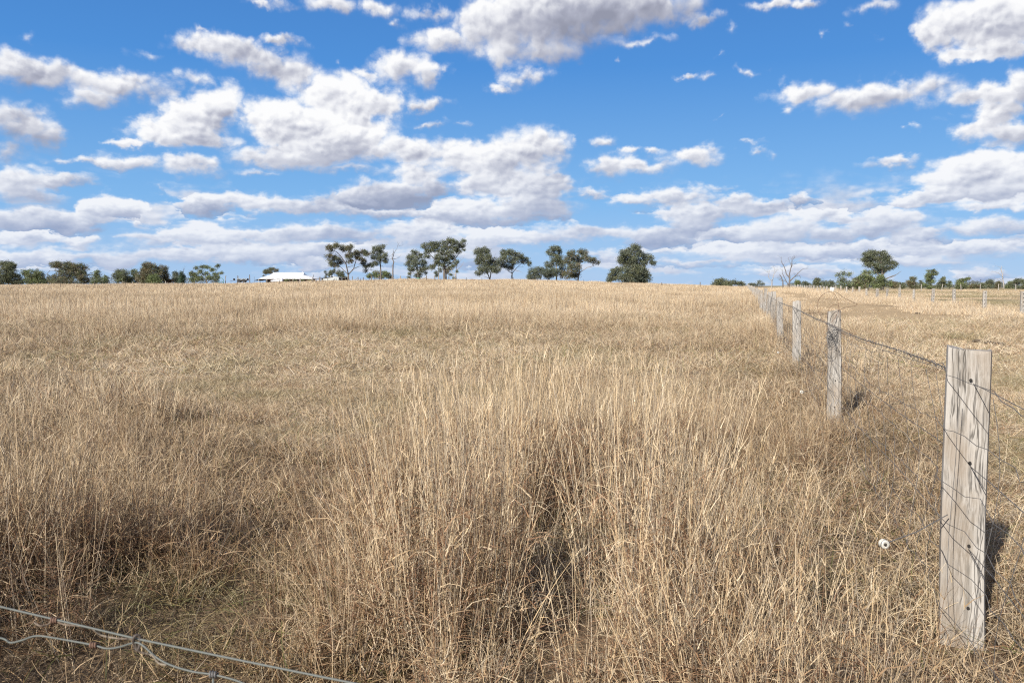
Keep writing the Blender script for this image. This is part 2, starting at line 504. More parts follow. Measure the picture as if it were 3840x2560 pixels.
def grass_mat():
    m, g, out = mat_new('dry_grass')
    tint = g.n('ShaderNodeAttribute', attribute_name='tint').outputs['Color']
    tone = g.n('ShaderNodeAttribute', attribute_name='tone', attribute_type='INSTANCER').outputs['Fac']
    green = g.n('ShaderNodeAttribute', attribute_name='green', attribute_type='INSTANCER').outputs['Fac']
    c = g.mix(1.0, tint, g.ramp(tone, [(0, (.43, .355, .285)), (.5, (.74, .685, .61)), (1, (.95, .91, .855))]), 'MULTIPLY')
    c = g.mix(g.m('MULTIPLY', green, .6), c, (.115, .125, .045))
    p = g.n('ShaderNodeBsdfPrincipled')
    g.put(p.inputs['Base Color'], c)
    p.inputs['Roughness'].default_value = .55
    p.inputs['Specular IOR Level'].default_value = .25
    t = g.n('ShaderNodeBsdfTranslucent'); g.put(t.inputs[0], c)
    mx = g.n('ShaderNodeMixShader'); mx.inputs[0].default_value = .12
    g.t.links.new(p.outputs[0], mx.inputs[1]); g.t.links.new(t.outputs[0], mx.inputs[2])
    g.t.links.new(mx.outputs[0], out.inputs[0])
    return m
M['grass'] = grass_mat()

# ------------------------------------------------------------------ terrain
PROF = [(-2000, 1074), (0, 1069), (400, 1066), (800, 1060), (1000, 1056), (1250, 1050), (1500, 1047), (1800, 1048), (2050, 1051), (2200, 1056), (2400, 1064), (2600, 1070), (2780, 1078), (3000, 1081), (3300, 1086), (3840, 1087), (6000, 1086)]
PU = np.array([(p - 1920) / FX for p, _ in PROF])
PG = np.array([.50, .50, .60, .85, .92, .80, .60, .52, .52, .52, .50, .48, .42, .25, .12, .12, .12])
PZ = np.array([EYE + (HORIZON - y) / FX * 220 for _, y in PROF]) - PG

def vnoise(x, y, s, seed=0):
    """smooth value noise on arrays"""
    x = np.asarray(x, float) / s + seed * 17.31
    y = np.asarray(y, float) / s - seed * 9.77
    xi, yi = np.floor(x), np.floor(y)
    xf, yf = x - xi, y - yi
    xf = xf * xf * (3 - 2 * xf); yf = yf * yf * (3 - 2 * yf)
    def h(a, b):
        v = np.sin(a * 127.1 + b * 311.7 + seed * 74.7) * 43758.5453
        return v - np.floor(v)
    return (h(xi, yi) * (1 - xf) + h(xi + 1, yi) * xf) * (1 - yf) + (h(xi, yi + 1) * (1 - xf) + h(xi + 1, yi + 1) * xf) * yf

def sstep(x, a, b):
    t = np.clip((np.asarray(x, float) - a) / (b - a), 0, 1)
    return t * t * (3 - 2 * t)

def ground_z(x, y):
    x = np.asarray(x, float); y = np.asarray(y, float)
    u = x / np.maximum(y, 60.0)
    S = np.clip((y - 18) / 202.0, 0, 1) ** 1.5
    z = np.interp(u, PU, PZ) * S
    z = z + (vnoise(x, y, 9, 1) - .5) * .14 * sstep(y, 5, 30) + (vnoise(x, y, 2.6, 2) - .5) * .05
    return z

def gz(x, y):
    return float(ground_z(x, y))

def fence_x(y):
    return .905 + .280 * y
def fence2_x(y):
    return 13.1 + .280 * y

def lane_mask(x, y):
    """worn strip between the two fences"""
    a = x - fence_x(y)
    w = (vnoise(x, y, 5, 5) - .5) * 2.0 * sstep(y, 5, 14) + (vnoise(x, y, 1.3, 6) - .5) * .7
    s = .30 + np.clip((y - 4.5) * .19, 0, 2.2)
    return sstep(a + w, s, s + .9) * (1 - sstep(a + w, 8.2, 9.6)) * (1 - sstep(y, 120, 190) * .7)

def paddock_mask(x, y):
    return sstep(x - fence2_x(y), .6, 2.5)

def spot(x, y, cx, cy, rx, ry, seed=8, rag=.8, size=.9):
    """ragged patch on the ground"""
    n = (vnoise(x, y, size, seed) - .5) * rag
    return 1 - sstep(((x - cx) / rx) ** 2 + ((y - cy) / ry) ** 2 + n, .5, 1.25)

def bare_mask(x, y):
    """grazed hollows in the field"""
    m = spot(x, y, -3.4, 17.0, 7.5, 6.6, 7, 1.0, 2.6)
    m = np.maximum(m, .85 * spot(x, y, -1.6, 10.2, 2.6, 2.8, 17, 1.0, 1.4))
    m = np.maximum(m, .7 * spot(x, y, 2.6, 14.5, 2.2, 2.4, 18, 1.0, 1.4))
    return np.maximum(m, .8 * spot(x, y, -1.0, 62, 5.5, 3.2, 19, .8, 3))

def tall_mask(x, y):
    m = spot(x, y, .12, 4.5, 1.10, 1.75)
    m = np.maximum(m, .82 * spot(x, y, 1.05, 5.4, .75, 1.2))
    m = np.maximum(m, .62 * spot(x, y, -2.25, 3.3, .60, 1.3))
    return np.maximum(m, .58 * spot(x, y, .95, 2.75, .42, .75))

def mid_mask(x, y):
    m = spot(x, y, .7, 7.4, 1.8, 1.3, 23)
    m = np.maximum(m, .8 * spot(x, y, -3.5, 5.9, 1.2, 1.6, 24))
    m = np.maximum(m, .9 * spot(x, y, -5.4, 9.0, 2.0, 2.2, 25))
    m = np.maximum(m, .9 * spot(x, y, -7.6, 13.2, 2.4, 2.0, 26))
    m = np.maximum(m, .9 * spot(x, y, -1.35, 2.75, 1.0, .45, 43, 1.2, .45))
    m = np.maximum(m, .6 * spot(x, y, -2.1, 4.8, .8, 1.0, 44, 1.6, .5))
    return np.maximum(m, .75 * spot(x, y, 2.2, 7.4, 1.0, 2.4, 27))

def low_mask(x, y):
    """short dark places close to the camera"""
    m = .72 * spot(x, y, -1.05, 4.3, .75, 1.5, 9, 1.0, .6)
    m = np.maximum(m, spot(x, y, .14, 3.15, .17, .60, 10, .3))
    m = np.maximum(m, .8 * spot(x, y, 1.45, 4.3, .35, .9, 30, .6, .5))
    return m * (.35 + .65 * sstep(vnoise(x, y, .42, 64) + .35 * vnoise(x, y, 1.1, 65), .5, .8))

def grass_h(x, y):
    x = np.asarray(x, float); y = np.asarray(y, float)
    far = sstep(y, 14, 26)
    h = (.14 + .20 * far) + (.20 + .12 * far) * (vnoise(x, y, 6, 11) - .3) + .24 * (vnoise(x, y, 1.7, 12) - .45) + .14 * (vnoise(x, y, .6, 14) - .5)
    m = mid_mask(x, y)
    h = h * (1 - m) + (.43 + .3 * (vnoise(x, y, .7, 33) - .5)) * m
    streak = vnoise(x, np.asarray(y) * 2.6, 13, 61) * .6 + vnoise(x, np.asarray(y) * 2.2, 4.5, 62) * .4
    h = h * (1 - far + far * (.45 + 1.1 * sstep(streak, .25, .7)))
    strip = 1 - sstep(np.abs(x - fence_x(y) - .1), .35, 1.1)
    h = h + .12 * strip * sstep(y, 4, 8)
    lanes = sstep(x - fence_x(y), .5, 1.6) * (1 - sstep(x - fence_x(y), 11, 12.2))
    h = h * (1 - .38 * lanes * sstep(y, 5, 9))
    h = h * (1 - .72 * bare_mask(x, y))
    lo = low_mask(x, y)
    h = h * (1 - lo) + (.07 + .30 * sstep(vnoise(x, y, .45, 63), .5, .8)) * lo
    t = tall_mask(x, y)
    gap = spot(x, y, .14, 3.15, .17, .60, 10, .3)
    t = t * (1 - gap)
    h = h * (1 - t) + (1.03 + .25 * (vnoise(x, y, .5, 13) - .5)) * t
    edge = 1 - sstep(np.abs(x - fence2_x(y) + 1.2), .6, 1.8)
    la = lane_mask(x, y) * (1 - edge)
    h = h * (1 - .85 * la) + .04 * la
    h = h + .10 * edge
    h = h * (1 - .80 * paddock_mask(x, y))
    return np.maximum(h, .035)

def build_ground():
    ys = np.concatenate([np.linspace(-900, -30, 16), np.linspace(-26, -1, 14), np.arange(0, 30, .4), np.geomspace(30, 6000, 130)])
    ss = np.linspace(-1, 1, 181)
    ss = np.sign(ss) * np.abs(ss) ** 1.5
    Y, S = np.meshgrid(ys, ss, indexing='ij')
    X = S * (np.abs(Y) * 2.2 + 40)
    Z = ground_z(X, Y)
    nr, nc = X.shape
    co = np.stack([X, Y, Z], -1).reshape(-1, 3)
    idx = np.arange(nr * nc).reshape(nr, nc)
    q = np.stack([idx[:-1, :-1], idx[:-1, 1:], idx[1:, 1:], idx[1:, :-1]], -1).reshape(-1, 4)
    me = bpy.data.meshes.new('ground')
    me.from_pydata(co.tolist(), [], q.tolist())
    me.shade_smooth()
    for nm, fn in (('lane', lane_mask), ('paddock', paddock_mask), ('bare', bare_mask)):
        a = me.attributes.new(nm, 'FLOAT', 'POINT')
        a.data.foreach_set('value', fn(X, Y).reshape(-1).astype(np.float32))
    m, g, out = mat_new('dry_soil_and_thatch')
    p = g.n('ShaderNodeBsdfPrincipled')
    pos = g.n('ShaderNodeNewGeometry').outputs['Position']
    n1 = g.noise(pos, 1.3, 6, .62)
    n2 = g.noise(pos, 22.0, 5, .65)
    n3 = g.noise(pos, .22, 4, .55)
    lane = g.n('ShaderNodeAttribute', attribute_name='lane').outputs['Fac']
    pad = g.n('ShaderNodeAttribute', attribute_name='paddock').outputs['Fac']
    bare = g.n('ShaderNodeAttribute', attribute_name='bare').outputs['Fac']
    c = g.ramp(n2, [(.25, (.055, .037, .023)), (.5, (.14, .098, .060)), (.75, (.26, .195, .125))])
    c2 = g.ramp(g.m('ADD', g.m('MULTIPLY', n2, .6), g.m('MULTIPLY', n1, .4)), [(.3, (.22, .15, .083)), (.5, (.36, .265, .155)), (.7, (.43, .33, .205))])
    c = g.mix(g.m('MAXIMUM', lane, g.m('MULTIPLY', bare, .7)), c, c2)
    c3 = g.ramp(g.m('ADD', g.m('MULTIPLY', n3, .65), g.m('MULTIPLY', n2, .35)), [(.35, (.11, .108, .045)), (.48, (.24, .195, .105)), (.6, (.34, .27, .16)), (.75, (.18, .12, .07))])
    c = g.mix(pad, c, c3)
    g.put(p.inputs['Base Color'], c)
    p.inputs['Roughness'].default_value = .95
    p.inputs['Specular IOR Level'].default_value = .1
    b = g.n('ShaderNodeBump'); b.inputs['Strength'].default_value = .9; b.inputs['Distance'].default_value = .05
    g.put(b.inputs['Height'], g.m('ADD', n2, g.m('MULTIPLY', n1, .8))); g.put(p.inputs['Normal'], b.outputs[0])
    g.t.links.new(p.outputs[0], out.inputs[0])
    me.materials.append(m)
    o = link('ground', me)
    tag(o, 'dry brown paddock soil under the grass', 'ground', kind='structure')
# ------------------------------------------------------------------ grass
STRAW = [(.70, .605, .445), (.64, .535, .375), (.575, .455, .29), (.66, .585, .45)]
BROWN = [(.36, .245, .155), (.28, .175, .105), (.22, .13, .08), (.42, .31, .205)]
GREY = [(.43, .385, .32), (.34, .30, .25)]
GREEN = [(.13, .155, .05), (.19, .20, .08)]

class Clump:
    def __init__(self, seed):
        self.r = random.Random(seed)
        self.v, self.f, self.col = [], [], []
    def ribbon(self, p, th, ph, length, width, bend, segs, col, tip=.15, twist=None, wob=0.0):
        r = self.r
        n0 = len(self.v)
        x, y, z = p
        tw = r.uniform(0, math.pi) if twist is None else twist
        for i in range(segs + 1):
            t = i / segs
            a = th + bend * t
            d = Vector((math.sin(a) * math.cos(ph), math.sin(a) * math.sin(ph), math.cos(a)))
            side = Vector((-math.sin(ph), math.cos(ph), 0))
            up = d.cross(side)
            wv = side * math.cos(tw) + up * math.sin(tw)
            w = width * (1 - (1 - tip) * t) * .5
            self.v.append((x - wv.x * w, y - wv.y * w, z - wv.z * w))
            self.v.append((x + wv.x * w, y + wv.y * w, z + wv.z * w))
            self.col += [col, col]
            s = length / segs
            x += d.x * s; y += d.y * s; z += d.z * s
            ph += r.uniform(-wob, wob)
            if z < 0.004: z = 0.004
        for i in range(segs):
            a = n0 + 2 * i
            self.f.append((a, a + 1, a + 3, a + 2))
        return (x, y, z)
    def pick(self, *pals):
        c = self.r.choice(self.r.choice(pals))
        k = self.r.uniform(.82, 1.15)
        return (c[0] * k, c[1] * k, c[2] * k, 1)
    def mesh(self, name):
        me = bpy.data.meshes.new(name)
        me.from_pydata(self.v, [], self.f)
        a = me.color_attributes.new('tint', 'FLOAT_COLOR', 'POINT')
        a.data.foreach_set('color', np.array(self.col, np.float32).reshape(-1))
        me.materials.append(M['grass'])
        return me

def tall_clump(seed, h=1.0, n=52, rad=.13, wid=.0026, leaves=8, lean=.0, curl=1.0, lw=1.0):
    """culms with curled dry leaves and thin seed heads; unit height"""
    k = Clump(seed); r = k.r
    for _ in range(n):
        a, q = r.uniform(0, 2 * math.pi), rad * math.sqrt(r.random())
        p = (q * math.cos(a), q * math.sin(a), 0)
        hh = h * r.uniform(.55, 1.06)
        th = abs(r.gauss(.04, .08)) + q * .5; ph = a + r.gauss(0, .7)
        bend = r.gauss(.10, .13) * curl
        col = k.pick(STRAW, STRAW, STRAW, BROWN, GREY)
        k.ribbon(p, th, ph, hh, wid * r.uniform(.7, 1.25), bend, 4, col, .4)
        # leaves along the culm
        for _ in range(leaves):
            t = r.uniform(.02, .62)
            x = p[0] + math.sin(th + bend * t * .5) * math.cos(ph) * hh * t
            y = p[1] + math.sin(th + bend * t * .5) * math.sin(ph) * hh * t
            z = math.cos(th) * hh * t
            k.ribbon((x, y, z), r.uniform(.25, 1.2), r.uniform(0, 6.28), r.uniform(.05, .17), wid * lw * r.uniform(1.0, 2.0), r.uniform(.4, 2.6), 3, k.pick(STRAW, BROWN, BROWN, BROWN), .2, wob=.5)
        # seed head
        if r.random() < .75:
            tx = p[0] + math.sin(th + bend * .5) * math.cos(ph) * hh
            ty = p[1] + math.sin(th + bend * .5) * math.sin(ph) * hh
            for _ in range(3):
                k.ribbon((tx, ty, math.cos(th + bend * .4) * hh * r.uniform(.88, .99)), r.uniform(.1, .5), r.uniform(0, 6.28), r.uniform(.04, .09), wid * lw * .9, r.uniform(-.2, .9), 2, k.pick(STRAW), .2)
    return k

def tuft(seed, n=46, h=.5, rad=.10, wid=.003, leaves=2):
    k = Clump(seed); r = k.r
    for _ in range(n):
        a, q = r.uniform(0, 2 * math.pi), rad * math.sqrt(r.random())
        p = (q * math.cos(a), q * math.sin(a), 0)
        hh = h * r.uniform(.45, 1.1)
        th = abs(r.gauss(.12, .14)); ph = a + r.gauss(0, .6)
        col = k.pick(STRAW, STRAW, STRAW, BROWN, GREY)
        k.ribbon(p, th, ph, hh, wid * r.uniform(.6, 1.2), r.gauss(.3, .35), 4, col, .25)
        for _ in range(leaves):
            t = r.uniform(.02, .6)
            k.ribbon((p[0] + math.sin(th) * math.cos(ph) * hh * t, p[1] + math.sin(th) * math.sin(ph) * hh * t, hh * t), r.uniform(.3, 1.3), r.uniform(0, 6.28), r.uniform(.05, .16), wid * r.uniform(1, 1.9), r.uniform(.3, 2.2), 3, k.pick(STRAW, STRAW, BROWN), .2, wob=.5)
    return k

def thatch(seed, n=90, rad=.20, wid=.0034, h=.10, greens=.08):
    """short curled litter and grazed stubble"""
    k = Clump(seed); r = k.r
    for _ in range(n):
        a, q = r.uniform(0, 2 * math.pi), rad * math.sqrt(r.random())
        g = r.random() < greens
        k.ribbon((q * math.cos(a), q * math.sin(a), r.uniform(.002, h * .5)), r.uniform(.3, 1.7), r.uniform(0, 6.28), r.uniform(.05, .17), wid * r.uniform(.6, 1.3), r.uniform(-.8, 1.4), 3,
                 k.pick(GREEN) if g else k.pick(STRAW, STRAW, BROWN, GREY), .3, wob=.4)
    return k

def patch(seed, n=120, rad=.6, wid=.010, h=.5):
    k = Clump(seed); r = k.r
    for _ in range(n):
        a, q = r.uniform(0, 2 * math.pi), rad * math.sqrt(r.random())
        hh = h * r.uniform(.4, 1.08)
        k.ribbon((q * math.cos(a), q * math.sin(a), 0), abs(r.gauss(.1, .16)), r.uniform(0, 6.28), hh, wid * r.uniform(.6, 1.4), r.gauss(.3, .4), 3, k.pick(STRAW, STRAW, STRAW, BROWN, GREY), .25, twist=r.uniform(-.6, .6) + (math.pi / 2 if r.random() < .3 else 0))
    return k

def scatter(name, protos, pts, scl, tone, green, idx, label, tilt=.08, seed=0):
    """one object that sets the clumps on its points"""
    rng = np.random.default_rng(seed)
    coll = bpy.data.collections.new(name + '_clumps')
    for i, k in enumerate(protos):
        o = bpy.data.objects.new('%s_clump_%02d' % (name, i), k.mesh('%s_clump_%02d' % (name, i)))
        coll.objects.link(o)
    n = len(pts)
    me = bpy.data.meshes.new(name)
    me.from_pydata(pts.tolist(), [], [])
    rot = np.stack([rng.normal(0, tilt, n), rng.normal(0, tilt, n), rng.uniform(0, 2 * math.pi, n)], -1)
    for nm, typ, val in (('rot', 'FLOAT_VECTOR', rot), ('scl', 'FLOAT_VECTOR', scl)):
        a = me.attributes.new(nm, typ, 'POINT'); a.data.foreach_set('vector', val.reshape(-1).astype(np.float32))
    for nm, val in (('tone', tone), ('green', green)):
        a = me.attributes.new(nm, 'FLOAT', 'POINT'); a.data.foreach_set('value', val.astype(np.float32))
    a = me.attributes.new('pick', 'INT', 'POINT'); a.data.foreach_set('value', idx.astype(np.int32))
    ob = link(name, me)
    ng = bpy.data.node_groups.new(name + '_scatter', 'GeometryNodeTree')
    ng.interface.new_socket('Geometry', in_out='INPUT', socket_type='NodeSocketGeometry')
    ng.interface.new_socket('Geometry', in_out='OUTPUT', socket_type='NodeSocketGeometry')
    N, L = ng.nodes, ng.links
    gi, go = N.new('NodeGroupInput'), N.new('NodeGroupOutput')
    ci = N.new('GeometryNodeCollectionInfo')
    ci.inputs['Collection'].default_value = coll
    ci.inputs['Separate Children'].default_value = True
    ci.inputs['Reset Children'].default_value = True
    iop = N.new('GeometryNodeInstanceOnPoints')
    iop.inputs['Pick Instance'].default_value = True
    def named(nm, typ):
        q = N.new('GeometryNodeInputNamedAttribute'); q.data_type = typ
        q.inputs['Name'].default_value = nm
        return q.outputs['Attribute']
    e2r = N.new('FunctionNodeEulerToRotation')
    L.new(named('rot', 'FLOAT_VECTOR'), e2r.inputs[0])
    L.new(gi.outputs[0], iop.inputs['Points'])
    L.new(ci.outputs[0], iop.inputs['Instance'])
    L.new(named('pick', 'INT'), iop.inputs['Instance Index'])
    L.new(e2r.outputs[0], iop.inputs['Rotation'])
    L.new(named('scl', 'FLOAT_VECTOR'), iop.inputs['Scale'])
    L.new(iop.outputs[0], go.inputs[0])
    md = ob.modifiers.new('scatter', 'NODES')
    md.node_group = ng
    tag(ob, label, 'grass', kind='stuff')
    return ob

def wedge(rng, y0, y1, density, side=.74, margin=2.6):
    """points spread evenly over what the camera could see between two distances"""
    area = side * (y1 * y1 - y0 * y0) + 2 * margin * (y1 - y0)
    n = int(area * density)
    a, b = side, margin
    t = rng.random(n) * area
    # invert side*y^2 + 2*margin*y
    c0 = a * y0 * y0 + 2 * b * y0
    y = (-2 * b + np.sqrt(4 * b * b + 4 * a * (t + c0))) / (2 * a)
    x = rng.uniform(-1, 1, n) * (side * y + margin)
    return x, y

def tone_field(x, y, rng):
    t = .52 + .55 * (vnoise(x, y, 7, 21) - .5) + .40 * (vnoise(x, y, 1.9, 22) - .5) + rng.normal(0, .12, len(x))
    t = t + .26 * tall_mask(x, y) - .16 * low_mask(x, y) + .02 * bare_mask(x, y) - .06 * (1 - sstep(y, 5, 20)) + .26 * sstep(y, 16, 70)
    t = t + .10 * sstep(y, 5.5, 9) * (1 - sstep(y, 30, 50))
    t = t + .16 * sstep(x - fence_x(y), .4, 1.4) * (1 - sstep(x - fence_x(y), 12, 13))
    return np.clip(t, 0, 1)

def build_grass():
    rng = np.random.default_rng(7)
    near_post = [(float(fence_x(y)), y) for y in (3.3, 8.75)]
    # --- close: full culms
    x, y = wedge(rng, .9, 9.0, 26)
    h = grass_h(x, y)
    cl = .55 * vnoise(x, y, .55, 15) + .45 * vnoise(x, y, 1.3, 16)
    keep = (rng.random(len(x)) < np.clip(.30 + 1.1 * sstep(h, .12, .75), 0, 1) * (.05 + 1.05 * sstep(cl, .42, .58))) & (h > .09)
    for (px_, py_) in near_post:
        keep &= ((x - px_) ** 2 + (y - py_) ** 2) > .16 ** 2
    # clear around the camera and the wire just in front of it
    keep &= ~((np.abs(x) < 1.2) & (y < 1.35))
    keep &= ~((np.abs(x - 1.28) < .22) & (np.abs(y - 2.75) < .35) & (h > .3))
    keep &= ~((y < 2.2) & (h > .6) & (np.abs(x) < .9))
    x, y, h = x[keep], y[keep], h[keep]
    n = len(x)
    hh = h * rng.uniform(.8, 1.18, n)
    sp = np.stack([rng.uniform(.8, 1.35, n), rng.uniform(.8, 1.35, n), np.ones(n)], -1)
    tallm = hh > .5
    protos = [tall_clump(100 + i) for i in range(7)] + [tuft(200 + i) for i in range(7)]
    idx = np.where(tallm, rng.integers(0, 7, n), 7 + rng.integers(0, 7, n))
    scl = sp * np.stack([np.ones(n), np.ones(n), np.where(tallm, hh, hh / .5)], -1)
    pts = np.stack([x, y, ground_z(x, y) - .01], -1)
    scatter('tall_grass', protos, pts, scl, tone_field(x, y, rng), np.zeros(n), idx, 'tall dry straw coloured grass stalks in the foreground', .07, 1)
    # single long stalks leaning over the short places
    x, y = wedge(rng, 2.9, 14, 9.0)
    keep = (lane_mask(x, y) < .3) & ~((np.abs(x - 1.3) < .3) & (y < 3.3)) & (rng.random(len(x)) < (.25 + .75 * vnoise(x, y, .7, 51)) * (1 - .85 * bare_mask(x, y)) * (1 - .5 * sstep(y, 6, 11)))
    x, y = x[keep], y[keep]; n = len(x)
    sc = rng.uniform(.45, .80, n) + .2 * tall_mask(x, y)
    protos = [tall_clump(300 + i, n=3, rad=.06, leaves=1, wid=.0032, curl=.6, lw=.55) for i in range(6)]
    scatter('grass_stalks', protos, np.stack([x, y, ground_z(x, y)], -1), np.stack([sc, sc, sc], -1), np.clip(.80 + rng.normal(0, .15, n), 0, 1), np.zeros(n), rng.integers(0, 6, n), 'single long pale grass stalks standing above the rest', .22, 2)
    # --- litter and grazed stubble
    x, y = wedge(rng, 1.4, 13, 34)
    x2, y2 = wedge(rng, 13, 34, 7)
    x, y = np.concatenate([x, x2]), np.concatenate([y, y2]); n = len(x)
    far = y > 13
    lo = np.maximum.reduce([low_mask(x, y), .4 * bare_mask(x, y), .5 * lane_mask(x, y)])
    gr = np.clip((vnoise(x, y, .9, 31) - .45) * 2.6, 0, 1) * np.clip(lo * 1.2 + .15, 0, 1) * .8
    trk = 1 - sstep(np.abs(x - fence_x(y) - 6.3 + .8 * np.sin(y * .21)), .9, 1.9)
    thin = rng.random(n) > np.maximum(.35 * lane_mask(x, y), .85 * trk) * sstep(y, 9, 15)
    x, y, far, gr, n = x[thin], y[thin], far[thin], gr[thin], int(thin.sum())
    s = rng.uniform(.7, 1.4, n) * np.where(far, 1.9, 1.0)
    sz = s * np.clip(.55 + 1.2 * np.minimum(grass_h(x, y), .4), .5, 1.1)
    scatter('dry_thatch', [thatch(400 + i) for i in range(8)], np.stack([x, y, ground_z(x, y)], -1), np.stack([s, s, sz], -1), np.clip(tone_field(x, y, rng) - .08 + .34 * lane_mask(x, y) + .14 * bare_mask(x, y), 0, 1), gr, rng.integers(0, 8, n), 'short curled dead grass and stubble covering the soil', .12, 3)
    # --- middle distance
    x, y = wedge(rng, 8.5, 34, 17)
    h = grass_h(x, y)
    cl = .5 * vnoise(x, y, .9, 15) + .5 * vnoise(x, y, 2.4, 16)
    keep = (h > .10) & (rng.random(len(x)) < (.15 + 1.0 * h / .5) * (.25 + .9 * sstep(cl, .35, .62)) * (1 - .45 * sstep(x - fence_x(y), .6, 1.6)))
    x, y, h = x[keep], y[keep], h[keep]; n = len(x)
    k = rng.uniform(.85, 1.2, n)
    scl = np.stack([rng.uniform(1.1, 1.8, n), rng.uniform(1.1, 1.8, n), h * k / .5], -1)
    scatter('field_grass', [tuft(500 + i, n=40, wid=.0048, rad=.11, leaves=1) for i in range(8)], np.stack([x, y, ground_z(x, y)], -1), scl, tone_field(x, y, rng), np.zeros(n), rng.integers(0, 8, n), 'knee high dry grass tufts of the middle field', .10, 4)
    # --- far
    x, y = wedge(rng, 33, 95, 3.4, .70, 3)
    x2, y2 = wedge(rng, 95, 255, .95, .68, 3)
    x, y = np.concatenate([x, x2]), np.concatenate([y, y2])
    h = grass_h(x, y)
    trk = 1 - sstep(np.abs(x - fence_x(y) - 6.3 + .8 * np.sin(y * .21)), .9, 2.2)
    keep = (h > .07) & (rng.random(len(x)) < (.25 + 1.4 * h / .5) * (1 - .9 * trk * (1 - sstep(y, 110, 160))))
    x, y, h = x[keep], y[keep], h[keep]; n = len(x)
    far = y > 95
    base = np.where(far, 6, 0)
    w = rng.uniform(.85, 1.3, n)
    scl = np.stack([w, w, h * rng.uniform(.85, 1.2, n) / .5], -1)
    protos = [patch(600 + i, 130, .55, .010) for i in range(6)] + [patch(700 + i, 150, 1.1, .026) for i in range(6)]
    gr = paddock_mask(x, y) * np.clip((vnoise(x, y, 9, 41) - .4) * 2, 0, .8)
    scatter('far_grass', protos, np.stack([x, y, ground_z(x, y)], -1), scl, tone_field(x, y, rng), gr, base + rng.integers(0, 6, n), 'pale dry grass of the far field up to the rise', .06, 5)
# ------------------------------------------------------------------ trees
OLIVE = [(.070, .080, .042), (.085, .092, .046), (.060, .070, .040), (.095, .095, .052)]
BLUEGUM = [(.075, .088, .062), (.090, .100, .070), (.062, .075, .052)]
BRONZE = [(.105, .085, .045), (.085, .070, .038)]
FRESH = [(.085, .110, .040), (.105, .125, .050)]

class View:
    """reads positions measured on an enlarged piece of the photograph"""
    def __init__(self, ox, oy, s):
        self.ox, self.oy, self.s = ox, oy, s
    def p(self, x, y):
        return self.ox + x / self.s, self.oy + y / self.s
V1 = View(0, 880, 2.45)
V2 = View(800, 880, 2.45)
V3 = View(1700, 860, 2.45)
V4 = View(2560, 880, 3.459)
V5 = View(3160, 900, 3.459)
Z1 = View(1200, 900, 7.35)
Z2 = View(1480, 870, 7.35)
Z3 = View(900, 980, 6.918)
Z4 = View(3040, 1020, 9.046)

def limb_mesh(mb, pts, r0, r1, rnd, wob=.06, sub=3):
    """a crooked tapering limb through pts"""
    P = [Vector(p) for p in pts]
    L = sum((b - a).length for a, b in zip(P[:-1], P[1:])) or 1.0
    out = []
    for a, b in zip(P[:-1], P[1:]):
        for i in range(sub):
            out.append(a.lerp(b, i / sub))
    out.append(P[-1])
    for i in range(1, len(out) - 1):
        k = wob * L / len(out)
        out[i] = out[i] + Vector((rnd.gauss(0, k), rnd.gauss(0, k), rnd.gauss(0, k * .6)))
    n = len(out)
    mb.tube(out, [r0 + (r1 - r0) * (i / (n - 1)) for i in range(n)], 6)
    return out

